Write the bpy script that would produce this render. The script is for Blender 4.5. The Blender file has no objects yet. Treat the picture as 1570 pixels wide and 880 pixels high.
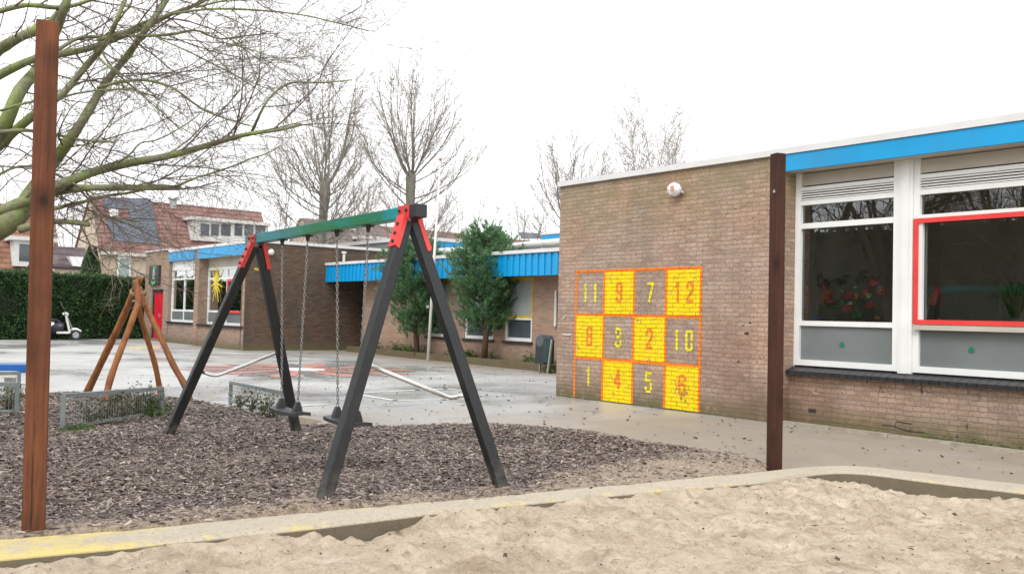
import bpy, bmesh, math, random
import numpy as np
from mathutils import Vector, Matrix, noise as mn
random.seed(7); rng = np.random.default_rng(7)
SC = bpy.context.scene
COL = SC.collection
# ------------------------------------------------------------------ camera solved from the photograph's lines
H = 1.3; F = 1413.5
_R = Vector((0.62376242, 0.7812298, 0.0245038)); _U = Vector((0.01032735, -0.03958515, 0.99916283)); _F = Vector((-0.78154577, 0.62298717, 0.03275976))
CAM = Vector((0, 0, H))
def ray(x, y): return _F * F + _R * (x - 785) - _U * (y - 440)
def G(x, y, z=0.0):
    d = ray(x, y); return CAM + d * ((z - H) / d.z)
def PY(x, y, Y):
    d = ray(x, y); return CAM + d * (Y / d.y)
def PX(x, y, X):
    d = ray(x, y); return CAM + d * (X / d.x)
def PD(x, y, D):
    d = ray(x, y); return CAM + d * (D / math.hypot(d.x, d.y))
cd = bpy.data.cameras.new('camera'); cam = bpy.data.objects.new('camera', cd); COL.objects.link(cam)
cd.sensor_width = 36; cd.lens = 36 * F / 1570; cd.clip_end = 2000; cd.clip_start = 0.05
cam.matrix_world = Matrix(((_R.x, _U.x, -_F.x, 0), (_R.y, _U.y, -_F.y, 0), (_R.z, _U.z, -_F.z, H), (0, 0, 0, 1)))
SC.camera = cam

# ------------------------------------------------------------------ material helpers
class NT:
    def __init__(s, name):
        s.m = bpy.data.materials.new(name); s.m.use_nodes = True; s.t = s.m.node_tree; s.n = s.t.nodes; s.n.clear()
        s.out = s.n.new('ShaderNodeOutputMaterial'); s.p = s.n.new('ShaderNodeBsdfPrincipled'); s.L(s.p.outputs[0], s.out.inputs[0])
        s.pos = s.n.new('ShaderNodeNewGeometry').outputs['Position']
    def L(s, a, b): s.t.links.new(a, b)
    def val(s, sock, v):
        if hasattr(v, 'links'): s.L(v, sock)
        elif isinstance(v, (tuple, list)) and len(v) == 3 and sock.type == 'RGBA': sock.default_value = (*v, 1)
        else: sock.default_value = v
    def noise(s, scale, detail=4, rough=.6, vec=None, dist=0, out=0):
        n = s.n.new('ShaderNodeTexNoise'); s.L(vec or s.pos, n.inputs['Vector']); n.inputs['Scale'].default_value = scale
        n.inputs['Detail'].default_value = detail; n.inputs['Roughness'].default_value = rough; n.inputs['Distortion'].default_value = dist
        return n.outputs[out]
    def voro(s, scale, vec=None, out='Distance'):
        n = s.n.new('ShaderNodeTexVoronoi'); s.L(vec or s.pos, n.inputs['Vector']); n.inputs['Scale'].default_value = scale; return n.outputs[out]
    def ramp(s, fac, *stops):
        r = s.n.new('ShaderNodeValToRGB'); s.L(fac, r.inputs[0]); e = r.color_ramp.elements
        while len(e) < len(stops): e.new(.5)
        for k, (p, c) in enumerate(stops):
            e[k].position = p; e[k].color = (c, c, c, 1) if not isinstance(c, tuple) else (*c, 1)
        return r.outputs[0]
    def mix(s, fac, a, b, mode='MIX'):
        n = s.n.new('ShaderNodeMix'); n.data_type = 'RGBA'; n.blend_type = mode
        s.val(n.inputs[0], fac); s.val(n.inputs[6], a); s.val(n.inputs[7], b); return n.outputs[2]
    def math(s, op, a, b=0.0, clamp=False):
        n = s.n.new('ShaderNodeMath'); n.operation = op; n.use_clamp = clamp; s.val(n.inputs[0], a); s.val(n.inputs[1], b); return n.outputs[0]
    def scale(s, v, vec=None, rot=None):
        n = s.n.new('ShaderNodeMapping'); s.L(vec or s.pos, n.inputs[0]); n.inputs['Scale'].default_value = v
        if rot: n.inputs['Rotation'].default_value = rot
        return n.outputs[0]
    def sep(s, vec=None):
        n = s.n.new('ShaderNodeSeparateXYZ'); s.L(vec or s.pos, n.inputs[0]); return n.outputs
    def comb(s, x, y, z):
        n = s.n.new('ShaderNodeCombineXYZ'); s.val(n.inputs[0], x); s.val(n.inputs[1], y); s.val(n.inputs[2], z); return n.outputs[0]
    def bump(s, h, strength=.5, dist=.01, normal=None):
        n = s.n.new('ShaderNodeBump'); s.L(h, n.inputs['Height']); n.inputs['Strength'].default_value = strength; n.inputs['Distance'].default_value = dist
        if normal: s.L(normal, n.inputs['Normal'])
        s.L(n.outputs[0], s.p.inputs['Normal']); return n.outputs[0]
    def set(s, col=None, rough=None, metal=None, spec=None):
        if col is not None: s.val(s.p.inputs['Base Color'], col)
        if rough is not None: s.val(s.p.inputs['Roughness'], rough)
        if metal is not None: s.val(s.p.inputs['Metallic'], metal)
        if spec is not None: s.val(s.p.inputs['Specular IOR Level'], spec)
        return s.m
MATS = {}
def M(name, col, rough=.6, var=.25, scale=6, metal=0, bump=0, bscale=60, dirt=None, spec=None):
    """plain surface with uneven tone and optional grime"""
    if name in MATS: return MATS[name]
    t = NT(name)
    c = t.mix(t.ramp(t.noise(scale, 6), (.3, 0.0), (.7, 1.0)), tuple(v * (1 - var) for v in col), tuple(min(1, v * (1 + var * .5)) for v in col))
    if dirt: c = t.mix(t.ramp(t.noise(scale * .6, 8, .7), (.52, 0.0), (.75, .7)), c, dirt)
    rg = t.math('MULTIPLY_ADD', t.noise(scale * 2, 3), .25); rg.node.inputs[2].default_value = max(.02, rough - .12)
    t.set(c, rg, metal, spec)
    if bump: t.bump(t.noise(bscale, 4), bump, .01)
    MATS[name] = t.m; return t.m

_h = PY(1048, 604, 10.32); HOLE = (_h.x, _h.z)
def brick_mat(name, c1, c2, mortar, sooty=.35, green=.3, paint=None, wear=.5, stain=None):
    t = NT(name); s = t.sep()
    u = t.math('ADD', s[0], s[1])
    vec0 = t.comb(u, s[2], 0.0); wn = t.n.new('ShaderNodeTexNoise'); t.L(vec0, wn.inputs['Vector']); wn.inputs['Scale'].default_value = 2.5; wn.inputs['Detail'].default_value = 5
    vec = t.comb(u, t.math('ADD', s[2], t.math('MULTIPLY', t.math('SUBTRACT', wn.outputs[0], .5), .035)), 0.0)
    wob = t.noise(1.3, 2, vec=vec, out=1)
    b = t.n.new('ShaderNodeTexBrick'); t.L(vec, b.inputs['Vector'])
    b.inputs['Scale'].default_value = 1; b.inputs['Brick Width'].default_value = .215; b.inputs['Row Height'].default_value = .0625
    b.inputs['Mortar Size'].default_value = .0085; b.inputs['Mortar Smooth'].default_value = .35; b.inputs['Bias'].default_value = -.1
    t.val(b.inputs['Color1'], c1); t.val(b.inputs['Color2'], c2); t.val(b.inputs['Mortar'], mortar)
    fine = t.noise(38, 5, .7)
    bi = t.n.new('ShaderNodeTexWhiteNoise'); bi.noise_dimensions = '2D'
    row = t.math('FLOOR', t.math('MULTIPLY', s[2], 1 / .0625)); sh_ = t.math('MULTIPLY', t.math('MODULO', row, 2.0), .5)
    t.L(t.comb(t.math('FLOOR', t.math('ADD', t.math('MULTIPLY', u, 1 / .215), sh_)), row, 0.0), bi.inputs['Vector'])
    bc = t.mix(b.outputs['Fac'], t.mix(bi.outputs[0], tuple(v * .8 for v in c1), tuple(min(1, v * 1.14) for v in c2)), mortar)
    col = t.mix(.36, bc, t.mix(t.ramp(fine, (.3, 0.0), (.7, 1.0)), tuple(v * .3 for v in c1), tuple(min(1, v * 1.8) for v in c2)))
    col = t.mix(t.ramp(t.noise(.9, 7, .62), (.42, 0.0), (.62, .75)), col, t.mix(1.0, col, (1.14, .98, .88), 'MULTIPLY'))
    col = t.mix(t.ramp(t.noise(14, 3, vec=t.scale((1, 1, 3.2))), (.57, 0.0), (.66, .55)), col, t.mix(1.0, col, (.5, .45, .43), 'MULTIPLY'))
    # soot runs and algae towards the coping, moss at the foot
    st = t.ramp(t.noise(1.5, 6, vec=t.scale((1.6, 1.6, .35))), (.45, 0.0), (.72, sooty))
    col = t.mix(st, col, (.07, .06, .05))
    zt = t.n.new('ShaderNodeMapRange'); t.L(s[2], zt.inputs[0]); zt.inputs[1].default_value = 2.3; zt.inputs[2].default_value = 3.6; zt.inputs[4].default_value = green
    col = t.mix(t.math('MULTIPLY', zt.outputs[0], t.ramp(t.noise(3, 7, .7), (.35, .1), (.65, 1.0))), col, (.2, .18, .075))
    col = t.mix(t.ramp(t.noise(2.1, 8, .72), (.56, 0.0), (.7, .5)), col, t.mix(1.0, col, (1.25, 1.2, .95), 'MULTIPLY'))
    zb = t.n.new('ShaderNodeMapRange'); t.L(s[2], zb.inputs[0]); zb.inputs[1].default_value = .3; zb.inputs[2].default_value = .0
    col = t.mix(t.math('MULTIPLY', zb.outputs[0], t.ramp(t.noise(6, 7, .7), (.34, 0.0), (.5, 1.0))), col, (.13, .135, .035))
    zc = t.n.new('ShaderNodeMapRange'); t.L(s[2], zc.inputs[0]); zc.inputs[1].default_value = .55; zc.inputs[2].default_value = .05; zc.inputs[4].default_value = .45
    col = t.mix(zc.outputs[0], col, (.12, .085, .07))
    if stain:      # a damp reddish patch with its own outline: (u, z, radius)
        for (su, sz, sr, sc) in stain:
            dx = t.math('MULTIPLY', t.math('SUBTRACT', s[0], su), 1 / sr); dz = t.math('MULTIPLY', t.math('SUBTRACT', s[2], sz), 1.1 / sr)
            d2 = t.math('ADD', t.math('MULTIPLY', dx, dx), t.math('MULTIPLY', dz, dz))
            d2 = t.math('ADD', d2, t.math('MULTIPLY', t.math('SUBTRACT', t.noise(2.6, 7, .7), .2), 3.4))
            col = t.mix(t.ramp(t.math('MULTIPLY', d2, .4), (.35, .5), (.8, 0.0)), col, sc)
    if paint:
        w = t.noise(9, 8, .75); w2 = t.noise(55, 4, .7)
        wm = t.ramp(t.math('ADD', t.math('MULTIPLY', w, .62), t.math('MULTIPLY', w2, .38)), (wear, 1.0), (wear + .05, 0.0))
        z3 = t.n.new('ShaderNodeMapRange'); t.L(s[2], z3.inputs[0]); z3.inputs[1].default_value = .5; z3.inputs[2].default_value = .05; z3.inputs[4].default_value = .13
        wm2 = t.ramp(t.math('SUBTRACT', t.math('ADD', t.math('MULTIPLY', w, .5), t.math('MULTIPLY', w2, .5)), z3.outputs[0]), (wear - .14, 1.0), (wear - .1, 0.0))
        wm = t.math('MAXIMUM', wm, wm2)
        ex = t.math('MULTIPLY', t.math('SUBTRACT', s[0], HOLE[0]), 1 / .17); ez = t.math('MULTIPLY', t.math('SUBTRACT', s[2], HOLE[1]), 1 / .17)
        e2 = t.math('ADD', t.math('ADD', t.math('MULTIPLY', ex, ex), t.math('MULTIPLY', ez, ez)), t.math('MULTIPLY', t.math('SUBTRACT', t.noise(26, 3, .6), .42), 9.0))
        wm = t.math('MAXIMUM', wm, t.ramp(e2, (.4, 1.0), (.6, 0.0)))
        pc = t.mix(t.ramp(t.noise(5, 5), (.3, 0.0), (.7, 1.0)), tuple(v * .86 for v in paint), paint)
        pc = t.mix(t.math('MULTIPLY', b.outputs['Fac'], t.ramp(t.noise(7, 5, .7), (.35, .25), (.65, .95))), pc, tuple(v * .35 for v in paint))
        pc = t.mix(t.ramp(t.noise(30, 3, vec=t.scale((1, 1, 3))), (.6, 0.0), (.7, .45)), pc, tuple(v * .4 for v in paint))
        col = t.mix(wm, pc, t.mix(.3, col, (.03, .03, .025)))
    t.set(col, .88, 0, .25)
    h = t.math('ADD', t.math('MULTIPLY', b.outputs['Fac'], -1.0), t.math('MULTIPLY', fine, .8))
    h = t.math('ADD', h, t.math('MULTIPLY', t.noise(4, 2, vec=t.scale((1, 1, 4))), .8))
    t.bump(h, .75, .008); MATS[name] = t.m; return t.m

def wood_mat(name, ca, cb, knots=True, axis_scale=(26, 26, 1.1), rough=.68):
    t = NT(name); v = t.scale(axis_scale)
    g = t.noise(1, 7, .68, v, .6)
    c = t.mix(t.ramp(g, (.3, 0.0), (.7, 1.0)), ca, cb)
    c = t.mix(t.ramp(t.noise(1.7, 4), (.42, 0.0), (.7, .55)), c, tuple(x * .45 for x in ca))
    if knots:
        vo = t.voro(1, t.scale((4.0, 4.0, 2.6)))
        c = t.mix(t.ramp(t.math('ADD', vo, t.math('MULTIPLY', g, .12)), (.13, .95), (.19, 0.0)), c, (.012, .008, .006))
        c = t.mix(t.ramp(vo, (.12, .6), (.34, 0.0)), c, tuple(x * .4 for x in ca))
    cr = t.ramp(t.noise(1, 3, .5, t.scale(tuple(a * 1.6 for a in axis_scale))), (.66, 0.0), (.71, .8))
    c = t.mix(cr, c, (.02, .012, .008))
    t.set(c, t.math('MULTIPLY_ADD', g, .25)); t.p.inputs['Roughness'].links[0].from_node.inputs[2].default_value = rough - .1
    t.p.inputs['Specular IOR Level'].default_value = .28; t.bump(g, .7, .006); MATS[name] = t.m; return t.m

def tile_mat(name, ca, cb, axis=1):
    """roof tiles: courses by height, rolls along the axis"""
    t = NT(name); s = t.sep()
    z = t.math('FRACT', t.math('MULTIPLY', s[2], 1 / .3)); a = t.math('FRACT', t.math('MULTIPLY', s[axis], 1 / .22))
    c = t.mix(t.noise(9, 5), ca, cb)
    ids = t.n.new('ShaderNodeTexWhiteNoise'); ids.noise_dimensions = '2D'
    t.L(t.comb(t.math('FLOOR', t.math('MULTIPLY', s[axis], 1 / .22)), t.math('FLOOR', t.math('MULTIPLY', s[2], 1 / .3)), 0.0), ids.inputs['Vector'])
    c = t.mix(t.math('MULTIPLY', ids.outputs[0], .5), c, tuple(v * .45 for v in ca))
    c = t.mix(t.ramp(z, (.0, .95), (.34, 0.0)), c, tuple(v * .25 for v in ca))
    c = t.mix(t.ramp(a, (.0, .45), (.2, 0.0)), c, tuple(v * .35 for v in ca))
    c = t.mix(t.ramp(t.noise(1.2, 5), (.5, 0.0), (.75, .35)), c, (.3, .27, .22))
    t.set(c, .8); t.bump(t.math('ADD', z, t.math('MULTIPLY', t.math('SINE', t.math('MULTIPLY', a, 6.28)), .3)), .6, .03)
    MATS[name] = t.m; return t.m

# ------------------------------------------------------------------ mesh helpers
class MB:
    def __init__(s): s.v = []; s.f = []
    def quad(s, a, b, c, d):
        n = len(s.v); s.v += [tuple(a), tuple(b), tuple(c), tuple(d)]; s.f.append((n, n + 1, n + 2, n + 3)); return s
    def poly(s, pts):
        n = len(s.v); s.v += [tuple(p) for p in pts]; s.f.append(tuple(range(n, n + len(pts)))); return s
    def hexa(s, p):   # 8 corners: bottom 4 ccw, top 4 ccw
        n = len(s.v); s.v += [tuple(q) for q in p]
        for f in ((3, 2, 1, 0), (4, 5, 6, 7), (0, 1, 5, 4), (1, 2, 6, 5), (2, 3, 7, 6), (3, 0, 4, 7)): s.f.append(tuple(n + i for i in f))
        return s
    def box(s, x0, x1, y0, y1, z0, z1):
        return s.hexa([(x0, y0, z0), (x1, y0, z0), (x1, y1, z0), (x0, y1, z0), (x0, y0, z1), (x1, y0, z1), (x1, y1, z1), (x0, y1, z1)])
    def bar(s, a, b, w, d, side, taper=1.0):
        """rectangular bar a->b, w along side, d across"""
        a = Vector(a); b = Vector(b); t = (b - a).normalized(); sd = Vector(side); sd = (sd - t * sd.dot(t)).normalized(); o = t.cross(sd)
        q = lambda c, k: [c + sd * (i * w / 2 * k) + o * (j * d / 2 * k) for i, j in ((-1, -1), (1, -1), (1, 1), (-1, 1))]
        return s.hexa(q(a, 1) + q(b, taper))
    def tube(s, pts, rad, n=6, caps=True):
        pts = [Vector(p) for p in pts]; N = len(pts)
        if not hasattr(rad, '__len__'): rad = [rad] * N
        base = len(s.v); t0 = (pts[1] - pts[0]).normalized()
        ref = t0.orthogonal().normalized()
        for i, p in enumerate(pts):
            t = (pts[min(i + 1, N - 1)] - pts[max(i - 1, 0)]).normalized()
            ref = (ref - t * ref.dot(t));
            ref = ref.normalized() if ref.length > 1e-5 else t.orthogonal().normalized()
            o = t.cross(ref)
            for k in range(n):
                a = 6.28318 * k / n; s.v.append(tuple(p + (ref * math.cos(a) + o * math.sin(a)) * rad[i]))
        for i in range(N - 1):
            for k in range(n):
                k2 = (k + 1) % n; s.f.append((base + i * n + k, base + i * n + k2, base + (i + 1) * n + k2, base + (i + 1) * n + k))
        if caps and n > 2:
            s.f.append(tuple(base + k for k in range(n))[::-1]); s.f.append(tuple(base + (N - 1) * n + k for k in range(n)))
        return s
    def build(s, name, mat, parent=None, smooth=False, bevel=0):
        off = Vector(parent['_o']) if parent is not None and '_o' in parent else Vector((0, 0, 0))
        me = bpy.data.meshes.new(name)
        vs = np.array(s.v, dtype=np.float32) - np.array(off, dtype=np.float32)
        me.from_pydata(vs.tolist(), [], s.f)
        me.materials.append(mat); me.update()
        if smooth: me.polygons.foreach_set('use_smooth', [True] * len(me.polygons))
        o = bpy.data.objects.new(name, me); COL.objects.link(o)
        if parent is not None: o.parent = parent; o['_o'] = tuple(off)
        if bevel:
            b = o.modifiers.new('bevel', 'BEVEL'); b.width = bevel; b.segments = 2; b.limit_method = 'ANGLE'
        return o
def quads(name, V, mat, parent=None, per=4):
    """numpy quads (N,4,3) as one mesh"""
    off = Vector(parent['_o']) if parent is not None and '_o' in parent else Vector((0, 0, 0))
    V = V.reshape(-1, 3) - np.array(off); n = len(V) // per
    me = bpy.data.meshes.new(name); me.vertices.add(len(V)); me.vertices.foreach_set('co', V.astype(np.float32).ravel())
    me.loops.add(len(V)); me.loops.foreach_set('vertex_index', np.arange(len(V), dtype=np.int32))
    me.polygons.add(n); me.polygons.foreach_set('loop_start', np.arange(0, len(V), per, dtype=np.int32)); me.polygons.foreach_set('loop_total', np.full(n, per, dtype=np.int32))
    me.update(calc_edges=True); me.materials.append(mat)
    o = bpy.data.objects.new(name, me); COL.objects.link(o)
    if parent is not None: o.parent = parent; o['_o'] = tuple(off)
    return o
def tag(o, label=None, cat=None, group=None, kind=None):
    for k, v in (('label', label), ('category', cat), ('group', group), ('kind', kind)):
        if v: o[k] = v
    return o
def thing(name, label, cat, loc=(0, 0, 0), group=None):
    o = bpy.data.objects.new(name, None); COL.objects.link(o); o.location = loc; o.empty_display_size = .2
    o['_o'] = tuple(loc); return tag(o, label, cat, group)
def copy_tree(o, parent=None):
    c = o.copy(); COL.objects.link(c)
    if parent is not None: c.parent = parent
    for ch in list(o.children): copy_tree(ch, c)
    return c
def part(name, mb, mat, parent, label=None, **k):
    o = mb.build(name, mat, parent, **k)
    if label: o['label'] = label
    return o
def structure(name, mb, mat, **k):
    return tag(mb.build(name, mat, **k), kind='structure')
def inpoly(x, y, P):
    r = np.zeros(x.shape, bool); n = len(P)
    for i in range(n):
        x0, y0 = P[i]; x1, y1 = P[(i + 1) % n]
        c = ((y0 > y) != (y1 > y)) & (x < (x1 - x0) * (y - y0) / (y1 - y0 + 1e-12) + x0); r ^= c
    return r
def segdist(x, y, P, closed=False):
    d = np.full(x.shape, 1e9)
    for i in range(len(P) - (0 if closed else 1)):
        a = np.array(P[i]); b = np.array(P[(i + 1) % len(P)]); ab = b - a
        t = np.clip(((x - a[0]) * ab[0] + (y - a[1]) * ab[1]) / (ab @ ab), 0, 1)
        d = np.minimum(d, np.hypot(x - a[0] - t * ab[0], y - a[1] - t * ab[1]))
    return d
def fbm(x, y, s, seed=0.0, oct=4):
    return np.array([mn.fractal(Vector((a * s, b * s, seed)), .9, 2.0, oct) for a, b in zip(x.ravel(), y.ravel())]).reshape(x.shape)

# ------------------------------------------------------------------ materials
white = M('white_paint', (.62, .62, .60), .45, .1, 3, dirt=(.42, .41, .38))
whiteframe = M('window_white', (.72, .73, .72), .4, .06, 3)
cream = M('cream_board', (.44, .41, .35), .6, .1, 2, dirt=(.33, .3, .25))
coping = M('coping_metal', (.62, .62, .62), .5, .08, 2, dirt=(.5, .5, .48))
blue = M('blue_fascia', (.0, .29, .6), .42, .09, 1.2, dirt=(.03, .22, .42))
bluebench = M('blue_bench', (.012, .11, .36), .4, .12, 4)
redp = M('red_paint', (.66, .05, .045), .4, .12, 5)
reddoor = M('red_door', (.60, .012, .03), .42, .1, 2)
darkframe = M('dark_frame', (.03, .03, .03), .5, .2, 5)
tilesill = M('sill_tile', (.022, .023, .026), .35, .35, 14, bump=.4, bscale=30)
brickA = brick_mat('brick_right', (.31, .22, .17), (.385, .29, .23), (.235, .19, .155), .3, .75,
                   stain=[(-8.2, .9, .6, (.21, .105, .08)), (-7.85, .2, .6, (.17, .11, .08)), (-7.1, .2, .62, (.13, .07, .045))])
brickB = brick_mat('brick_wing', (.28, .2, .155), (.33, .25, .2), (.2, .165, .14), .15, .15)
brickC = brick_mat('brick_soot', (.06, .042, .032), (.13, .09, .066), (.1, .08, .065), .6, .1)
brickD = brick_mat('brick_link', (.3, .205, .155), (.36, .26, .2), (.3, .24, .2), .2, .1)
paintY = brick_mat('paint_yellow', (.27, .2, .15), (.34, .26, .19), (.24, .2, .16), .2, .2, paint=(.93, .66, .01), wear=.39)
paintO = brick_mat('paint_orange', (.27, .2, .15), (.34, .26, .19), (.24, .2, .16), .2, .2, paint=(.95, .22, .015), wear=.4)
paintN = brick_mat('paint_number_orange', (.6, .35, .0), (.7, .45, .0), (.5, .35, .0), .1, .1, paint=(.9, .24, .04), wear=.42)
paintM = brick_mat('paint_number_yellow', (.27, .2, .15), (.34, .26, .19), (.24, .2, .16), .2, .2, paint=(.85, .72, .03), wear=.42)
postwood = wood_mat('stained_post', (.075, .024, .011), (.215, .078, .034))
postwood2 = wood_mat('dark_stained_post', (.035, .012, .007), (.095, .036, .02))
robinia = wood_mat('robinia_pole', (.17, .052, .015), (.4, .16, .055), False, (14, 14, 3), .6)
def leg_mat():
    t = NT('black_beam'); g = t.noise(1, 6, .7, t.scale((34, 34, 1.6)), .4)
    c = t.mix(t.ramp(g, (.3, 0.0), (.75, 1.0)), (.005, .006, .007), (.018, .02, .021))
    c = t.mix(t.ramp(t.noise(5, 7, .75), (.58, 0.0), (.74, .4)), c, (.05, .055, .047))
    s_ = t.sep(); f = t.n.new('ShaderNodeMapRange'); t.L(s_[2], f.inputs[0]); f.inputs[1].default_value = .28; f.inputs[2].default_value = .0
    c = t.mix(t.math('MULTIPLY', f.outputs[0], t.ramp(t.noise(14, 6, .75), (.42, 0.0), (.6, 1.0))), c, (.12, .11, .085))
    t.set(c, t.math('ADD', .32, t.math('MULTIPLY', g, .3))); t.bump(g, .45, .004); return t.m
legblack = leg_mat()
capblack = M('black_cap', (.025, .024, .032), .5, .2, 8)
rubber = M('black_rubber', (.035, .036, .038), .45, .3, 20)
steel = M('galvanised', (.42, .44, .44), .42, .25, 14, metal=.6)
brightsteel = M('bright_pipe', (.72, .72, .7), .28, .1, 8, metal=.75)
chainm = M('chain_steel', (.3, .29, .28), .45, .3, 40, metal=.7)
fencegrey = M('fence_grey', (.23, .27, .27), .5, .2, 8)
concrete = M('bed_concrete', (.2, .17, .14), .9, .3, 9, bump=.5, bscale=40, dirt=(.1, .11, .05))
darkroom = M('room_dark', (.42, .43, .38), .8, .2, 1)
roomfloor = M('room_floor', (.3, .28, .25), .6, .2, 1)
roofing = M('roof_felt', (.2, .2, .2), .9, .2, 1)
render_beige = M('render_beige', (.5, .41, .32), .85, .1, 1.5)
slate_solar = M('solar_panel', (.11, .13, .17), .3, .1, 1)
bark = None
def beam_mat():
    t = NT('teal_beam'); s = t.sep()
    g = t.n.new('ShaderNodeMapRange'); t.L(s[0], g.inputs[0]); g.inputs[1].default_value = -8.3; g.inputs[2].default_value = -7.6
    g2 = t.n.new('ShaderNodeMapRange'); t.L(s[0], g2.inputs[0]); g2.inputs[1].default_value = -6.1; g2.inputs[2].default_value = -6.3
    f = t.math('MULTIPLY', g.outputs[0], g2.outputs[0]); f = t.math('MULTIPLY', f, t.ramp(t.noise(3.5, 6, .7, t.scale((1, 3, 3))), (.3, .35), (.55, 1.0)))
    c = t.mix(f, (.0, .25, .29), (.01, .15, .05))
    c = t.mix(t.ramp(t.noise(9, 7, .75, t.scale((1, 2, 5))), (.5, 0.0), (.66, .6)), c, (.03, .11, .035))
    c = t.mix(t.ramp(t.noise(26, 5, .7), (.56, 0.0), (.68, .5)), c, (.1, .11, .04))
    return t.set(c, .38)
teal = beam_mat()
def bark_mat(name, cg, cb, lo=.4, hi=.6):
    t = NT(name); c = t.mix(t.ramp(t.noise(3.2, 6, .65), (lo, 0.0), (hi, 1.0)), cb, cg)
    c = t.mix(t.ramp(t.noise(28, 5, .7), (.45, 0.0), (.75, .7)), c, tuple(v * .4 for v in cb))
    t.set(c, .85); t.bump(t.noise(40, 5), .6, .01); MATS[name] = t.m; return t.m
mossbark = bark_mat('mossy_bark', (.24, .31, .09), (.21, .21, .14), .4, .62)
twigbark = bark_mat('twig_bark', (.2, .19, .11), (.155, .115, .095), .45, .65)
farbark = bark_mat('far_bark', (.2, .19, .15), (.16, .145, .125))
paletwig = bark_mat('far_twig', (.3, .275, .23), (.33, .3, .27))
pinebark = bark_mat('pine_bark', (.1, .06, .035), (.09, .055, .035))
def leaf_mat(name, a, b, c=None, trans=.25, rough=.5):
    t = NT(name)
    i = t.n.new('ShaderNodeNewGeometry').outputs['Random Per Island']
    k = t.ramp(i, (0.0, a), (.5, b), (1.0, c or b)); k = t.mix(t.ramp(t.noise(2.2, 4), (.35, 0.0), (.65, .55)), k, tuple(v * .55 for v in a))
    t.set(k, rough)
    tr = t.n.new('ShaderNodeBsdfTranslucent'); t.L(k, tr.inputs[0]); mx = t.n.new('ShaderNodeMixShader'); mx.inputs[0].default_value = trans
    t.L(t.p.outputs[0], mx.inputs[1]); t.L(tr.outputs[0], mx.inputs[2]); t.L(mx.outputs[0], t.out.inputs[0]); MATS[name] = t.m; return t.m
hedgeleaf = leaf_mat('hedge_leaf', (.022, .06, .02), (.05, .125, .035), (.1, .2, .05))
coniferleaf = leaf_mat('cypress_leaf', (.02, .05, .015), (.035, .09, .02), (.06, .13, .03))
needle = leaf_mat('pine_needle', (.06, .15, .07), (.13, .29, .12), (.24, .4, .18), .4)
shrubleaf = leaf_mat('shrub_leaf', (.05, .08, .025), (.11, .14, .05), (.2, .18, .11))
weedleaf = leaf_mat('weed_leaf', (.04, .09, .015), (.08, .16, .02), (.14, .2, .04))
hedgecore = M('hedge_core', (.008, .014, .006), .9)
def chip_mat():
    t = NT('bark_chip'); i = t.n.new('ShaderNodeNewGeometry').outputs['Random Per Island']
    c = t.ramp(i, (0.0, (.045, .03, .025)), (.4, (.135, .096, .078)), (.78, (.25, .185, .155)), (1.0, (.46, .39, .34)))
    c = t.mix(t.ramp(t.noise(1.1, 5), (.45, 0.0), (.7, .45)), c, (.13, .1, .08))
    return t.set(c, .6)
chipm = chip_mat()
def glass_mat(name, refl=.1, tint=(.93, .96, .94)):
    t = NT(name); t.n.remove(t.p)
    tr = t.n.new('ShaderNodeBsdfTransparent'); tr.inputs[0].default_value = (*tint, 1)
    gl = t.n.new('ShaderNodeBsdfGlossy'); gl.inputs['Roughness'].default_value = .004; gl.inputs[0].default_value = (.9, .92, .92, 1)
    lw = t.n.new('ShaderNodeFresnel'); lw.inputs[0].default_value = 1.5
    nb = t.n.new('ShaderNodeBump'); t.L(t.noise(.9, 1), nb.inputs['Height']); nb.inputs['Strength'].default_value = .12; nb.inputs['Distance'].default_value = .02; t.L(nb.outputs[0], gl.inputs['Normal'])
    f = t.math('MULTIPLY', lw.outputs[0], refl, clamp=True)
    mx = t.n.new('ShaderNodeMixShader'); t.L(f, mx.inputs[0]); t.L(tr.outputs[0], mx.inputs[1]); t.L(gl.outputs[0], mx.inputs[2]); t.L(mx.outputs[0], t.out.inputs[0])
    return t.m
glass = glass_mat('window_glass', 3.8); 
frosted = M('frosted_glass', (.165, .185, .185), .2, .14, 1.1, spec=.6)
farglass = M('far_glass', (.07, .085, .1), .08, .25, .9, spec=.8)

# ------------------------------------------------------------------ kerb, ground, sand, bark mulch
kp_far = [(0, 825), (190, 812), (480, 783), (700, 765), (1000, 738), (1175, 722), (1240, 715), (1290, 712), (1340, 715), (1400, 722), (1570, 742)]
kp_near = [(0, 852), (190, 835), (485, 805), (700, 779), (1000, 750), (1180, 736), (1240, 725), (1290, 720), (1340, 724), (1400, 733), (1570, 753)]
KT = .06
KF = [tuple(G(*p, KT).xy) for p in kp_far]; KN = [tuple(G(*p, KT).xy) for p in kp_near]
KF = [(-6.3, -30), (-5.85, -3)] + KF + [(2, 9.25), (30, 16.5)]
KN = [(-5.9, -30), (-5.45, -3)] + KN + [(2.1, 8.9), (30.1, 16.1)]
def densify(P, Q, step=.035):
    A, B = [], []
    for i in range(len(P) - 1):
        n = max(1, int(math.dist(P[i], P[i + 1]) / step)) if 1 <= i < len(P) - 2 else 1
        for k in range(n):
            t = k / n; A.append(tuple(P[i][j] * (1 - t) + P[i + 1][j] * t for j in (0, 1))); B.append(tuple(Q[i][j] * (1 - t) + Q[i + 1][j] * t for j in (0, 1)))
    return A + [P[-1]], B + [Q[-1]]
A, B = densify(KF, KN)
def smooth(P, it=40):
    P = [Vector(p) for p in P]
    for _ in range(it): P = [P[0]] + [(P[i - 1] + P[i] * 2 + P[i + 1]) / 4 for i in range(1, len(P) - 1)] + [P[-1]]
    return [tuple(p) for p in P]
A, B = smooth(A), smooth(B)
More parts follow.
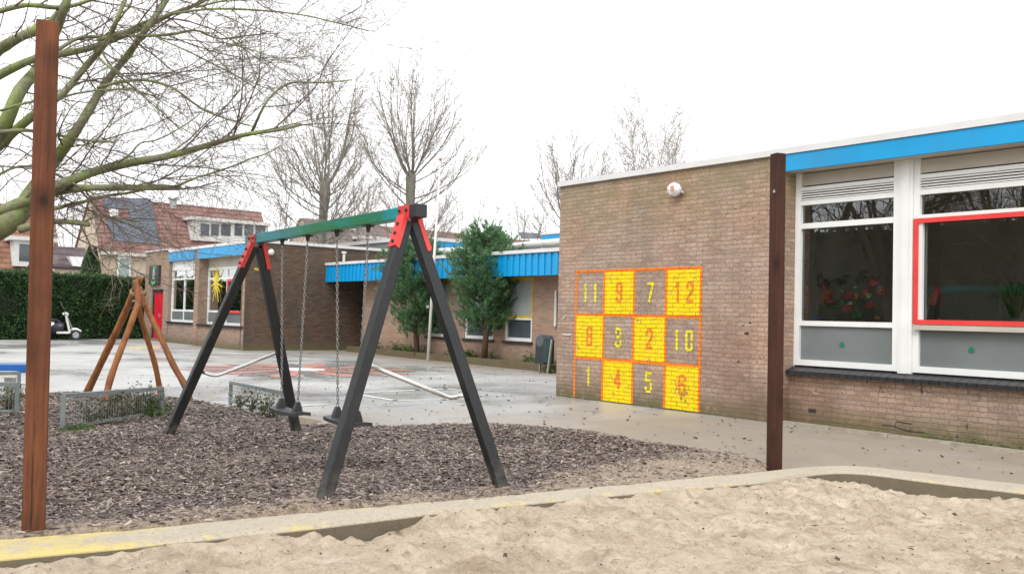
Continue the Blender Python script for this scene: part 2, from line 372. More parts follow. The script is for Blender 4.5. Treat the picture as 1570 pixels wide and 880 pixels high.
joints = [tuple(G(*p, KT).xy) for p in ((190, 824), (487, 795), (800, 764), (1085, 739), (1345, 719))]
def kerb_material():
    t = NT('kerb_concrete')
    c = t.mix(t.noise(7, 6), (.37, .32, .25), (.5, .44, .35))
    c = t.mix(t.ramp(t.noise(45, 4), (.5, 0.0), (.7, .5)), c, (.2, .17, .12))
    s = t.sep(); yl = t.n.new('ShaderNodeMapRange'); t.L(s[1], yl.inputs[0]); yl.inputs[1].default_value = 1.95; yl.inputs[2].default_value = 1.45; yl.inputs[3].default_value = -.02; yl.inputs[4].default_value = .17
    at_ = t.n.new('ShaderNodeAttribute'); at_.attribute_name = 'edge'
    eg = t.math('MULTIPLY', t.math('ABSOLUTE', t.math('SUBTRACT', at_.outputs['Fac'], .55)), .3)
    pn = t.math('ADD', t.math('ADD', t.noise(5.5, 8, .78), yl.outputs[0]), eg)
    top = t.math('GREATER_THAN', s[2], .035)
    c = t.mix(t.math('MULTIPLY', t.ramp(pn, (.64, 0.0), (.76, .62)), top), c, (.62, .49, .12))
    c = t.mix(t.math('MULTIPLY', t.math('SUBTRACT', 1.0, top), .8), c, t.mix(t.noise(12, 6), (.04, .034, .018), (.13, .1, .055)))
    t.set(c, .9); t.bump(t.noise(60, 6, .7), .7, .01); return t.m
mb = MB(); n = len(A)
for i in range(n):
    mid_ = ((A[i][0] + B[i][0]) / 2, (A[i][1] + B[i][1]) / 2); jd = min(math.dist(mid_, j) for j in joints); g = .022 if jd < .018 else (.004 if jd < .05 else 0)
    wob = mn.noise(Vector((A[i][0] * 2, A[i][1] * 2, 0))) * .007
    b = Vector(B[i]); a = Vector(A[i]); inn = (b - a).normalized() * .02
    rowv = [(a.x, a.y, -.3), (a.x, a.y, KT - .015 - g), ((a + inn).x, (a + inn).y, KT - g + wob), ((b - inn).x, (b - inn).y, KT - g + wob * .5), (b.x, b.y, KT - .018 - g), (b.x + wob * 2, b.y, -.3)]
    mb.v += rowv
    if i:
        o = (i - 1) * 6
        for k in range(5): mb.f.append((o + k, o + k + 1, o + 6 + k + 1, o + 6 + k))
ko = structure('kerb', mb, kerb_material(), smooth=False)
ka = ko.data.attributes.new('edge', 'FLOAT', 'POINT'); ka.data.foreach_set('value', np.tile(np.array([0, 0, .05, .95, 1, 1], dtype=np.float32), n))

def pavement_mat():
    t = NT('wet_pavement'); s = t.sep()
    big = t.noise(.28, 6, .6); mid = t.noise(1.6, 6, .65); fine = t.noise(90, 3, .7)
    c = t.mix(t.ramp(mid, (.3, 0.0), (.7, 1.0)), (.34, .335, .32), (.45, .443, .425))
    c = t.mix(t.ramp(t.voro(70), (.1, 1.0), (.5, 0.0)), c, (.52, .515, .5)); c.node.inputs[0].links[0].from_node.color_ramp.elements[0].color = (.35, .35, .35, 1)
    # sand trodden out of the pit and dirt along the right wall
    mx = t.n.new('ShaderNodeMapRange'); t.L(t.math('ADD', s[0], t.math('MULTIPLY', t.math('SUBTRACT', s[1], 7.0), -.35)), mx.inputs[0]); mx.inputs[1].default_value = -11.5; mx.inputs[2].default_value = -8.0
    my = t.n.new('ShaderNodeMapRange'); t.L(s[1], my.inputs[0]); my.inputs[1].default_value = 12.0; my.inputs[2].default_value = 14.2; my.inputs[4].default_value = .8
    sm = t.math('MAXIMUM', mx.outputs[0], my.outputs[0])
    sand = t.ramp(t.math('ADD', t.math('MULTIPLY', t.noise(.8, 7, .62), .8), t.math('MULTIPLY', sm, .42)), (.5, 0.0), (.78, .85))
    c = t.mix(sand, c, t.mix(mid, (.205, .16, .115), (.32, .262, .195)))
    c = t.mix(t.ramp(t.noise(24, 4, .6), (.66, 0.0), (.72, .7)), c, (.07, .055, .04))
    pud = t.ramp(big, (.4, 1.0), (.6, 0.0))
    wet = t.math('MULTIPLY', pud, t.math('SUBTRACT', 1.0, t.math('MULTIPLY', sand, .9)))
    c = t.mix(t.math('MULTIPLY', wet, .55), c, (.22, .22, .215))
    c = t.mix(t.ramp(t.noise(.9, 8, .7, vec=t.scale((1, .6, 1))), (.56, 0.0), (.6, .35)), c, (.2, .195, .185))
    r = t.math('SUBTRACT', t.math('ADD', .47, t.math('MULTIPLY', mid, .12)), t.math('MULTIPLY', wet, .34))
    r = t.math('ADD', r, t.math('MULTIPLY', sand, .22)); t.set(c, r, 0, t.math('SUBTRACT', .6, t.math('MULTIPLY', sand, .35)))
    b = t.n.new('ShaderNodeTexBrick'); t.L(t.pos, b.inputs[0]); b.inputs['Scale'].default_value = 1; b.inputs['Brick Width'].default_value = .3; b.inputs['Row Height'].default_value = .3; b.inputs['Mortar Size'].default_value = .006; b.offset = 0
    t.bump(t.math('ADD', t.math('MULTIPLY', fine, .4), t.math('MULTIPLY', mid, .5)), .22, .008)
    return t.m
pavement = pavement_mat()
mb = MB()
cx, cy = -4.6, 7.5
outer = []
for p in A:
    d = Vector((p[0] - 6, p[1] + 6)).normalized(); outer.append((p[0] + d.x * 24, p[1] + d.y * 24))
for i in range(len(A) - 1):
    mb.quad((*A[i], 0), (*A[i + 1], 0), (*outer[i + 1], 0), (*outer[i], 0))
    f2 = lambda p: (p[0] + (p[0] - 6) * 14, p[1] + (p[1] + 6) * 14, 0)
    mb.quad((*outer[i], 0), (*outer[i + 1], 0), f2(outer[i + 1]), f2(outer[i]))
structure('pavement', mb, pavement)
soil = M('soil', (.16, .12, .08), .95, .3, 3)
structure('ground', MB().quad((-700, -700, -.5), (700, -700, -.5), (700, 700, -.5), (-700, 700, -.5)), soil)

# sand: fine sheet near the camera, coarse beyond the frame
def sand_mat():
    t = NT('sand')
    c = t.mix(t.ramp(t.noise(3.2, 7, .68), (.32, 0.0), (.66, 1.0)), (.56, .45, .33), (.8, .675, .53))
    c = t.mix(t.ramp(t.noise(13, 6, .75), (.5, 0.0), (.66, .6)), c, (.33, .25, .175))
    c = t.mix(t.ramp(t.noise(160, 3, .8), (.6, 0.0), (.75, .5)), c, (.2, .15, .1))
    c = t.mix(t.ramp(t.noise(46, 2, .5), (.72, 0.0), (.76, .9)), c, (.09, .055, .03))
    c = t.mix(t.ramp(t.math('ADD', t.noise(5.2, 8, .8), t.math('MULTIPLY', t.noise(1.1, 3), .35)), (.66, 0.0), (.82, .5)), c, (.33, .24, .155))
    c = t.mix(t.ramp(t.noise(75, 3, .6), (.63, 0.0), (.7, .55)), c, (.22, .155, .1))
    t.set(c, .95, 0, .2)
    t.bump(t.math('ADD', t.noise(30, 6, .8), t.math('MULTIPLY', t.noise(9, 5, .75), 1.5)), .9, .045); return t.m
sandm = sand_mat()
sx = np.arange(-5.75, 3.0, .022); sy = np.arange(-1.2, 10.0, .022)
Xg, Yg = np.meshgrid(sx, sy, indexing='ij')
pit = [tuple(p) for p in B] + [(60, -60), (-5, -60)]
BC = [((A[i][0] + B[i][0]) / 2, (A[i][1] + B[i][1]) / 2) for i in range(len(A))]
pitc = BC + [(60, -60), (-5, -60)]
ins = inpoly(Xg, Yg, pitc)
dk = segdist(Xg, Yg, B)
hz = fbm(Xg, Yg, .9, 3, 2) * .018 + fbm(Xg, Yg, 3.2, 11, 3) * .016
r1 = np.array([mn.ridged_multi_fractal(Vector((a * 4.2, b * 4.2, 5.5)), 1.0, 2.0, 3, 1.0, 2.0) for a, b in zip(Xg.ravel(), Yg.ravel())]).reshape(Xg.shape)
hz = hz + (r1 - 1.2) * .02
hz += fbm(Xg, Yg, 9.0, 31, 3) * .012
hz = np.clip(hz, -.055, .055)
for _ in range(900):     # footprints and handfuls
    px_, py_ = rng.uniform(-5, 0), rng.uniform(.3, 8); a = rng.uniform(0, 3.14); L_, W_ = rng.uniform(.03, .12), rng.uniform(.025, .05)
    i0, i1 = np.searchsorted(sx, [px_ - .3, px_ + .3]); j0, j1 = np.searchsorted(sy, [py_ - .3, py_ + .3])
    dx = Xg[i0:i1, j0:j1] - px_; dy = Yg[i0:i1, j0:j1] - py_; u = (dx * math.cos(a) + dy * math.sin(a)) / L_; v = (-dx * math.sin(a) + dy * math.cos(a)) / W_
    q = u * u + v * v; hz[i0:i1, j0:j1] += -.024 * np.exp(-q) + .014 * np.exp(-(np.sqrt(q) - 1.6) ** 2 * 4)
base = np.full(Xg.shape, -.01)
def dip(px, py, z, r, amt):
    global base
    c = G(px, py, z); base = base - amt * np.exp(-((Xg - c.x) ** 2 + (Yg - c.y) ** 2) / r ** 2)
base = base + .05 * np.exp(-dk / .35) - .03 * np.clip(dk / 1.2, 0, 1)
for p in ((1400, 757), (1300, 740), (1480, 762), (1570, 770), (1230, 735)): dip(*p, -.1, .42, .12)
dip(545, 822, -.06, .26, .13); dip(600, 812, -.06, .2, .08); dip(60, 850, -.05, .4, .05); dip(170, 850, -.05, .25, .05)
dip(1120, 748, 0, .3, .03)
base += .02 * np.exp(-((Xg - G(1250, 760, 0).x) ** 2 + (Yg - G(1250, 760, 0).y) ** 2) / .5 ** 2)
Z = base + hz
Z = np.where(ins, Z, -.32)
Z = np.where(ins & (dk < .02), np.minimum(Z, .04), Z)
nx, ny = Xg.shape
idx = np.arange(nx * ny).reshape(nx, ny); V = np.stack([Xg, Yg, Z], -1).reshape(-1, 3)
Fq = np.stack([idx[:-1, :-1], idx[1:, :-1], idx[1:, 1:], idx[:-1, 1:]], -1).reshape(-1, 4)
keep = (V[Fq][:, :, 2].max(1) > -.3)
me = bpy.data.meshes.new('sand'); me.from_pydata(V.tolist(), [], Fq[keep].tolist()); me.materials.append(sandm)
me.polygons.foreach_set('use_smooth', [True] * len(me.polygons))
o = bpy.data.objects.new('sand', me); COL.objects.link(o); tag(o, kind='structure')
mb = MB(); mb.quad((-5.7, -40, -.07), (60, -40, -.07), (60, -1.18, -.07), (-5.7, -1.18, -.07)).quad((2.95, -1.18, -.07), (60, -1.18, -.07), (60, 16, -.075), (2.95, 9, -.075))
structure('sand_beyond', mb, sandm)

# bark mulch bed
BE = [(-14.6, -6), (-14.9, .5)] + [tuple(G(*p).xy) for p in [(0, 607), (100, 602), (200, 606), (300, 614), (400, 634), (470, 652), (600, 655), (740, 650), (850, 658), (930, 668), (1000, 681), (1080, 694), (1165, 712)]]
bpoly = BE + [A[k] for k in range(len(A) - 1, -1, -1) if A[k][1] < 6.6 and A[k][1] > -6]
mxs = np.arange(-15.8, -4.2, .06); mys = np.arange(-5, 8.2, .06); Xm, Ym = np.meshgrid(mxs, mys, indexing='ij')
im = inpoly(Xm, Ym, bpoly); dm = segdist(Xm, Ym, BE)
sd = np.where(im, dm, -dm) + fbm(Xm, Ym, 2.0, 4, 3) * .12
def mulch_h(sd, nz): return np.clip(sd * .25, -.05, .035) + nz
nz = fbm(Xm, Ym, .8, 8, 3) * .03
for hx_, hy_ in ((-7.9, 3.6), (-6.8, 3.6)): nz = nz - .05 * np.exp(-((Xm - hx_) / .32) ** 2 - ((Ym - hy_) / .55) ** 2)
Zm = mulch_h(sd, nz * np.clip(sd, 0, 1) )
kd = inpoly(Xm, Ym, pitc)
Zm = np.where(kd, -.2, Zm)
idx = np.arange(Xm.size).reshape(Xm.shape); V = np.stack([Xm, Ym, Zm], -1).reshape(-1, 3)
Fq = np.stack([idx[:-1, :-1], idx[1:, :-1], idx[1:, 1:], idx[:-1, 1:]], -1).reshape(-1, 4); keep = V[Fq][:, :, 2].max(1) > -.045
t = NT('mulch_base'); s = t.sep()
c = t.mix(t.ramp(t.noise(60, 5, .8), (.35, 0.0), (.65, 1.0)), (.06, .045, .04), (.2, .155, .14))
sandy = t.ramp(t.math('ADD', t.noise(1.2, 6, .7), 0.0), (.4, 0.0), (.6, 1.0))
t.set(c, .85); t.bump(t.noise(45, 5, .8), 1.0, .02)
me = bpy.data.meshes.new('mulch'); me.from_pydata(V.tolist(), [], Fq[keep].tolist()); me.materials.append(t.m)
o = bpy.data.objects.new('mulch_ground', me); COL.objects.link(o); tag(o, kind='structure')
# sandy drift over the mulch along the kerb
BK = [((A[i][0]), (A[i][1])) for i in range(len(A))]
t = NT('drift_sand'); c = t.mix(t.noise(8, 6, .7), (.27, .2, .14), (.44, .36, .27)); c = t.mix(t.ramp(t.noise(70, 4, .8), (.5, 0.0), (.62, .8)), c, (.09, .07, .06)); t.set(c, .95); t.bump(t.noise(50, 5), .8, .02)
dkA = segdist(Xm, Ym, A); wdt = .38 + .75 * np.clip((Ym - 4.0) / 2.2, 0, 1) + .25 * np.clip((1.8 - Ym), 0, 1) + fbm(Xm, Ym, 1.7, 20, 4) * .3
Zd = np.where(kd, -.2, Zm + np.clip((wdt - dkA) * .12, -.03, .022)); V = np.stack([Xm, Ym, Zd], -1).reshape(-1, 3); keep = (Zd.ravel()[Fq].max(1) > (Zm.ravel()[Fq]).min(1)) & (V[Fq][:, :, 2].max(1) > -.045) & (dkA.ravel()[Fq].min(1) < 1.7)
me = bpy.data.meshes.new('sand_drift'); me.from_pydata(V.tolist(), [], Fq[keep].tolist()); me.materials.append(t.m)
o = bpy.data.objects.new('sand_drift', me); COL.objects.link(o); tag(o, kind='structure')

def chips(N, xr, yr, mask_scale, seed, size=(.02, .055), out=False):
    r = np.random.default_rng(seed); x = r.uniform(*xr, N); y = r.uniform(*yr, N)
    ii = np.clip(((x - mxs[0]) / .06).astype(int), 0, len(mxs) - 1); jj = np.clip(((y - mys[0]) / .06).astype(int), 0, len(mys) - 1)
    s = sd[ii, jj]; k = ~kd[ii, jj]
    drift = np.clip((wdt[ii, jj] + .45 - dkA[ii, jj]) / .95 + r.normal(0, .1, N), 0, 1)
    pr = np.clip(s * 3 + .12, 0, 1) * (1 - .86 * drift)
    if out: pr = np.where(s < 0, np.clip(.09 + s * .1, 0, 1), 0)
    k &= r.random(N) < pr
    x, y, ii, jj = x[k], y[k], ii[k], jj[k]; n = len(x)
    z = np.maximum(np.maximum(Zm, Zd)[ii, jj], 0) + r.uniform(.002, .014, n)
    L = (size[0] + (size[1] * 1.45 - size[0]) * r.random(n) ** 2.0) / 2; W = L * r.uniform(.14, .42, n); a = r.uniform(0, 6.28, n)
    e1 = np.stack([np.cos(a), np.sin(a), r.normal(0, .2, n)], -1); e2 = np.stack([-np.sin(a), np.cos(a), r.normal(0, .3, n)], -1)
    C = np.stack([x, y, z], -1)
    s1, s2, s3, s4 = [r.uniform(.6, 1.1, (n, 1)) for _ in range(4)]
    return np.stack([C - e1 * L[:, None] * s1 - e2 * W[:, None] * s2, C + e1 * L[:, None] * s3 - e2 * W[:, None] * s1, C + e1 * L[:, None] * s2 + e2 * W[:, None] * s4, C - e1 * L[:, None] * s4 + e2 * W[:, None] * s3], 1)
Q = np.concatenate([chips(230000, (-10.5, -4.8), (0, 7.6), 1, 1, (.012, .042)), chips(90000, (-15.6, -10), (-2, 7), 1, 2, (.02, .055)), chips(9000, (-15.6, -4.4), (-1, 9), 1, 3, (.02, .05), True)])
tag(quads('bark_chips', Q, chipm), 'loose grey brown bark chips spread under the swing set', 'bark chips', kind='stuff')
# scattered dead leaves and crumbs on the pavement and sand
r = np.random.default_rng(9); n = 1500
x = np.concatenate([r.uniform(-20, -2, n), r.uniform(-5, -1.5, 130)]); y = np.concatenate([r.uniform(4.8, 14.2, n), r.uniform(.5, 7.3, 130)])
k = inpoly(x, y, pitc); z = np.where(k, .0, .006); ok = (~k | (np.arange(len(x)) >= n)) & ~inpoly(x, y, bpoly) & ~((y > 10.2) & (x > -11.8)); x, y, z = x[ok], y[ok], z[ok]; n = len(x)
L = r.uniform(.008, .032, n); a = r.uniform(0, 6.28, n)
e1 = np.stack([np.cos(a), np.sin(a), r.normal(0, .2, n)], -1) * L[:, None]; e2 = np.stack([-np.sin(a), np.cos(a), r.normal(0, .3, n)], -1) * L[:, None] * r.uniform(.3, .9, (n, 1)); C = np.stack([x, y, z + .006], -1)
tag(quads('leaf_litter', np.stack([C - e1, C - e2 * .9, C + e1, C + e2], 1), M('dead_leaf', (.07, .045, .025), .8, .4, 3)), 'scattered dead leaf crumbs lying on the wet pavement', 'leaf litter', kind='stuff')

r = np.random.default_rng(21); n = 2600; x = r.uniform(-5.2, -1.0, n); y = r.uniform(.4, 8.0, n); k_ = inpoly(x, y, [tuple(p) for p in B] + [(60, -60), (-5, -60)]); x, y = x[k_], y[k_]; n = len(x)
zi = Z[np.clip(((x - sx[0]) / .022).astype(int), 0, nx - 1), np.clip(((y - sy[0]) / .022).astype(int), 0, ny - 1)]; L = r.uniform(.003, .012, n); a = r.uniform(0, 6.28, n)
C = np.stack([x, y, zi + .004], -1); e1 = np.stack([np.cos(a), np.sin(a), r.normal(0, .3, n)], -1) * L[:, None]; e2 = np.stack([-np.sin(a), np.cos(a), r.normal(0, .4, n)], -1) * L[:, None] * r.uniform(.4, .9, (n, 1))
tag(quads('sand_crumbs', np.stack([C - e1, C - e2, C + e1, C + e2], 1), leaf_mat('crumb', (.07, .045, .03), (.2, .14, .09), (.38, .3, .2), .0, .9)), 'small dark crumbs of bark and soil strewn over the sandpit', 'crumbs', kind='stuff')
# painted playground markings
def flat(name, polys, mat, z=.004):
    mb = MB()
    for p in polys:
        q = [G(*a) for a in p] if len(p[0]) == 2 and max(abs(c) for a in p for c in a) > 60 else [Vector((a[0], a[1], 0)) for a in p]
        mb.poly([(v.x, v.y, z) for v in q])
    return structure(name, mb, mat)
def worn(name, col, w=.42):
    t = NT(name); c = t.mix(t.ramp(t.math('ADD', t.math('MULTIPLY', t.noise(5, 7, .7), .6), t.math('MULTIPLY', t.noise(60, 4, .7), .4)), (w, 1.0), (w + .12, 0.0)), col, (.25, .245, .23))
    return t.set(c, .45)
wo = worn('worn_orange', (.55, .14, .07)); wk = worn('worn_black', (.05, .055, .06)); ww = worn('worn_white', (.72, .72, .7), .36); wy = worn('worn_yellow', (.6, .5, .22))
SCN = G(462, 567).xy
flat('star_marking', [[(SCN.x + math.cos(math.radians(a)) * R_, SCN.y + math.sin(math.radians(a)) * R_ * 1.0) for a, R_ in ((k - 14, .3), (k - 7, 2.3), (k + 0, 2.7), (k + 7, 2.2), (k + 14, .3))] for k in range(0, 360, 36)], wo, .008)
flat('star_dark_marking', [[(SCN.x + math.cos(math.radians(a)) * R_, SCN.y + math.sin(math.radians(a)) * R_) for a, R_ in ((k + 8, .25), (k + 12, 2.2), (k + 18, 2.6), (k + 25, 2.1), (k + 28, .25))] for k in range(0, 360, 36)], wk, .004)
flat('star_centre_marking', [[(SCN.x + math.cos(k * .52) * .55, SCN.y + math.sin(k * .52) * .55) for k in range(12)]], ww, .012)
def line_px(pts, w):
    o = []
    for a, b in zip(pts, pts[1:]):
        a = G(*a); b = G(*b); d = (b - a).normalized(); s_ = Vector((-d.y, d.x, 0)) * w / 2
        a2 = a - d * w * .5; b2 = b + d * w * .5; o.append([(p.x, p.y) for p in (a2 - s_, b2 - s_, b2 + s_, a2 + s_)])
    return o
for k, L_ in enumerate(([(555, 602), (640, 598), (683, 596), (712, 599)], [(555, 606), (605, 614), (680, 613), (715, 611)], [(730, 606), (775, 606)], [(470, 622), (500, 621)], [(212, 537), (255, 536)], [(170, 534), (192, 534)])):
    flat('line_marking', line_px(L_, .09), ww, .004 + .0015 * k)
flat('yellow_marking', [[(196, 531), (242, 530), (246, 534), (200, 536)]], wy)
flat('sand_spill', [[(440, 641), (458, 640), (480, 643), (495, 646), (478, 650), (450, 652), (432, 650)]], M('spill_sand', (.25, .19, .12), .9), .004)

# ------------------------------------------------------------------ buildings: helpers
def windowset(parent, Y, x0, x1, z0, z1, cols, rows, fw=.06, glass_m=None, frame_m=None, depth=.07, panes=True, axis='y', face=-1):
    """frame with mullions at cols and transoms at rows (absolute coordinates), one pane mesh"""
    f = MB()
    def bx(a0, a1, c0, c1, d0=0., d1=depth):
        if axis == 'y': f.box(a0, a1, Y + d0, Y + d1, c0, c1)
        else: f.box(Y - d1, Y - d0, a0, a1, c0, c1)
    bx(x0, x0 + fw, z0, z1); bx(x1 - fw, x1, z0, z1); bx(x0 + fw, x1 - fw, z0, z0 + fw); bx(x0 + fw, x1 - fw, z1 - fw, z1)
    for c in cols: bx(c - fw * .45, c + fw * .45, z0 + fw, z1 - fw, .004, depth - .004)
    for r_ in rows:
        xs = [x0 + fw] + sorted(v for c in cols for v in (c - fw * .45, c + fw * .45)) + [x1 - fw]
        for a, b in zip(xs[::2], xs[1::2]): bx(a, b, r_ - fw * .4, r_ + fw * .4, .008, depth - .008)
    w = part('window', f, frame_m or whiteframe, parent)
    g = MB()
    if axis == 'y': g.quad((x0, Y + depth * .5, z0), (x1, Y + depth * .5, z0), (x1, Y + depth * .5, z1), (x0, Y + depth * .5, z1))
    else: g.quad((Y - depth * .5, x0, z0), (Y - depth * .5, x1, z0), (Y - depth * .5, x1, z1), (Y - depth * .5, x0, z1))
    part('pane', g, glass_m or glass, w)
    return w

# ------------------------------------------------------------------ right school building
sb = thing('school_building', 'brick school wing with painted number grid and blue fascia beside the sandpit', 'school', (-9, 10.32, 0))
YA, YW = 10.32, 10.56; XL, XC = -11.69, -7.24; ZT = 3.525
wm = MB()
wm.box(XL, XC, YA, YA + .32, -.1, ZT)                     # number grid wall
wm.box(XL, XL + .3, YA + .32, 22, -.1, ZT)                # its end wall
sill_z = .70
wm.box(XC, 3.2, YW - .06, YW + .22, -.1, sill_z)        # plinth under the windows
wm.box(3.2, 8, YA, YA + .3, -.1, ZT)
part('wall', wm, brickA, sb)
part('roof', MB().box(XL + .02, 8, YA + .05, 22, ZT - .12, ZT + .03), roofing, sb)
cp = MB(); cp.box(XL - .03, 8, YA - .05, YA + .14, ZT, ZT + .085).box(XL - .03, XL + .15, YA + .14, 22, ZT, ZT + .085)
part('roof_trim', cp, coping, sb)
fa = MB(); 
for xa, xb in ((XC, -3.1), (-3.096, 1.0), (1.004, 3.2)): fa.box(xa, xb, YA - .03, YA + .02, 3.3, ZT - .004)
part('fascia', fa, blue, sb)
part('soffit', MB().box(XC, 3.2, YA + .02, YW + .1, 3.3, 3.34), cream, sb)
sl = MB(); x = XC - .05
while x < 3.2:
    w_ = .105
    sl.hexa([(x + .003, YW - .17, sill_z - .055), (x + w_ - .003, YW - .17, sill_z - .055), (x + w_ - .003, YW + .04, sill_z - .03), (x + .003, YW + .04, sill_z - .03),
             (x + .003, YW - .17, sill_z - .005), (x + w_ - .003, YW - .17, sill_z - .005), (x + w_ - .003, YW + .04, sill_z + .055), (x + .003, YW + .04, sill_z + .055)]); x += w_
part('sill', sl, tilesill, sb)
def W(x, y): p = PY(x, y, YW); return p.x, p.z
xw0 = W(1219, 420)[0]; xm0 = W(1378, 420)[0] ; xm1 = W(1400, 420)[0]
zb = .765; zt = 3.3
def bay(xa, xb, red):
    z_pan = 3.11; z_v1 = 3.06; z_v0 = 2.93
    z_t1 = 2.76; z_t0 = W(1300, 342)[1]
    zlow = W(1290, 497)[1]
    pb = MB(); pb.box(xa + .05, xb - .05, YW + .02, YW + .06, z_pan + .02, zt - .01); part('upper_panel', pb, cream, sb)
    fr = MB(); fw = .075; D0, D1 = YW, YW + .08
    fr.box(xa, xa + fw, D0, D1, zb, zt); fr.box(xb - fw, xb, D0, D1, zb, zt)
    for za, zc in ((zb, zb + .075), (zlow - .03, zlow + .035), (z_t0 - .035, z_t0 + .035), (z_v0 - .06, z_v0), (z_v1, z_v1 + .05)): fr.box(xa + fw, xb - fw, D0 + .003, D1 - .003, za, zc)
    w = part('window', fr, whiteframe, sb)
    lv = MB()
    for k in range(4):
        z = z_v0 + .006 + k * .032; lv.hexa([(xa + fw, D0 + .0, z), (xb - fw, D0 + .0, z), (xb - fw, D0 + .04, z + .02), (xa + fw, D0 + .04, z + .02), (xa + fw, D0 + .0, z + .014), (xb - fw, D0 + .0, z + .014), (xb - fw, D0 + .04, z + .03), (xa + fw, D0 + .04, z + .03)])
    part('louvre', lv, whiteframe, w)
    part('louvre_backing', MB().box(xa + fw, xb - fw, D0 + .05, D0 + .07, z_v0, z_v1), darkframe, w)
    g = YW + .05
    part('upper_pane', MB().quad((xa + fw, g, z_t0 + .035), (xb - fw, g, z_t0 + .035), (xb - fw, g, z_v0 - .06), (xa + fw, g, z_v0 - .06)), glass, w)
    part('main_pane', MB().quad((xa + fw, g, zlow + .035), (xb - fw, g, zlow + .035), (xb - fw, g, z_t0 - .035), (xa + fw, g, z_t0 - .035)), glass, w)
    part('frosted_pane', MB().quad((xa + fw, g - .01, zb + .075), (xb - fw, g - .01, zb + .075), (xb - fw, g - .01, zlow - .03), (xa + fw, g - .01, zlow - .03)), frosted, w)
    if red:
        rr = MB(); a, b = xa + .015, xb - .015; z0_, z1_ = zlow + .02, z_t0 - .01; t_ = .055
        rr.box(a, a + t_, YW - .03, YW - .002, z0_, z1_).box(b - t_, b, YW - .03, YW - .002, z0_, z1_).box(a + t_, b - t_, YW - .03, YW - .002, z0_, z0_ + t_).box(a + t_, b - t_, YW - .03, YW - .002, z1_ - t_, z1_)
        part('opening_frame', rr, redp, w, 'red opening window frame')
        ll = MB(); a += t_; ll.box(a, a + .045, YW - .01, YW + .04, z0_ + t_, z1_ - t_); part('inner_frame', ll, whiteframe, w)
        part('drip_bar', MB().box(xa + .03, xb - .03, YW - .06, YW - .003, zlow - .045, zlow + .012), cream, w)
    return w, g, zlow
w1, gy, zlow = bay(xw0, xm0, False)
w2, _, _ = bay(xm1, xm1 + 2.35, True)
bay(xm1 + 2.56, xm1 + 4.2, False)
for xx in (xm0, xm1 + 2.35): part('mullion_post', MB().box(xx + .002, xx + (xm1 - xm0) - .002, YW - .02, YW + .1, zb - .02, zt).box(xx + .045, xx + (xm1 - xm0) - .045, YW - .035, YW - .02, zb - .02, zt), whiteframe, sb)
pm = MB(); pm.box(XC, xw0 - .002, YW + .01, YW + .1, zb - .02, zt); part('end_panel', MB().box(xm1 + 4.202, 3.2, YW + .01, YW + .1, zb - .02, zt), whiteframe, sb)
part('side_trim', pm, whiteframe, sb)
part('reveal_wall', MB().box(XC, XC + .004, YA + .02, YW, .0, 3.3), brickA, sb)
# stickers on the frosted panes
def sticker(px, py):
    c = PY(px, py, gy - .018); m_ = MB()
    for dx, dz, r_ in ((0, 0, .026), (0, .024, .019), (-.02, -.014, .013), (.02, -.014, .013), (-.022, .012, .012), (.022, .012, .012)):
        m_.poly([(c.x + dx + r_ * math.cos(k * .7), c.y - abs(dz) * .02 - abs(dx) * .03, c.z + dz + r_ * math.sin(k * .7)) for k in range(9)])
    return m_
gs = M('green_sticker', (.01, .16, .09), .5, .2, 30)
for (a, b) in ((1290.5, 529), (1489, 537)): part('window_sticker', sticker(a, b), gs, w1 if a < 1400 else w2)
# classroom behind the glass
rm = MB(); RX0, RX1, RY0, RY1 = XC + .05, 3.1, YW + .25, 14.4
rm.quad((RX0, RY1, 0), (RX1, RY1, 0), (RX1, RY1, 3.25), (RX0, RY1, 3.25)); rm.quad((RX0, RY0, 0), (RX0, RY1, 0), (RX0, RY1, 3.25), (RX0, RY0, 3.25)); rm.quad((RX1, RY0, 0), (RX1, RY1, 0), (RX1, RY1, 3.25), (RX1, RY0, 3.25))
rm.quad((RX0, YW + .1, 3.26), (RX1, YW + .1, 3.26), (RX1, RY1, 3.26), (RX0, RY1, 3.26))
part('room_wall', rm, darkroom, sb); part('room_floor', MB().quad((RX0, YW + .2, .02), (RX1, YW + .2, .02), (RX1, RY1, .02), (RX0, RY1, .02)), roomfloor, sb)
# crack and holes in the wall, kerb stones along its foot
for pts in ([(1330, 582), (1329, 588)], [(1352, 651), (1372, 654), (1374, 646), (1398, 650)], [(1372, 654), (1394, 661), (1418, 663)], [(1482, 650), (1483, 658)], [(1467, 666), (1468, 671)], [(1395, 661), (1396, 656)]):
    pp = [PY(*p, YW - .063) for p in pts]
    ck = MB(); n0 = len(pp)
    for q_ in pp: ck.v += [(q_.x - .006, q_.y, q_.z - .006), (q_.x + .006, q_.y, q_.z + .006)]
    for i_ in range(n0 - 1): ck.f.append((2 * i_, 2 * i_ + 1, 2 * i_ + 3, 2 * i_ + 2))
    part('wall_crack', ck, darkframe, sb)
c = PY(1245, 629, YW - .064); part('vent_hole', MB().box(c.x - .055, c.x + .055, c.y - .002, c.y + .002, c.z - .025, c.z + .02), darkframe, sb)
chalk = brick_mat('chalk', (.27, .185, .135), (.34, .25, .18), (.25, .2, .155), .2, .1, paint=(.6, .58, .55), wear=.5)
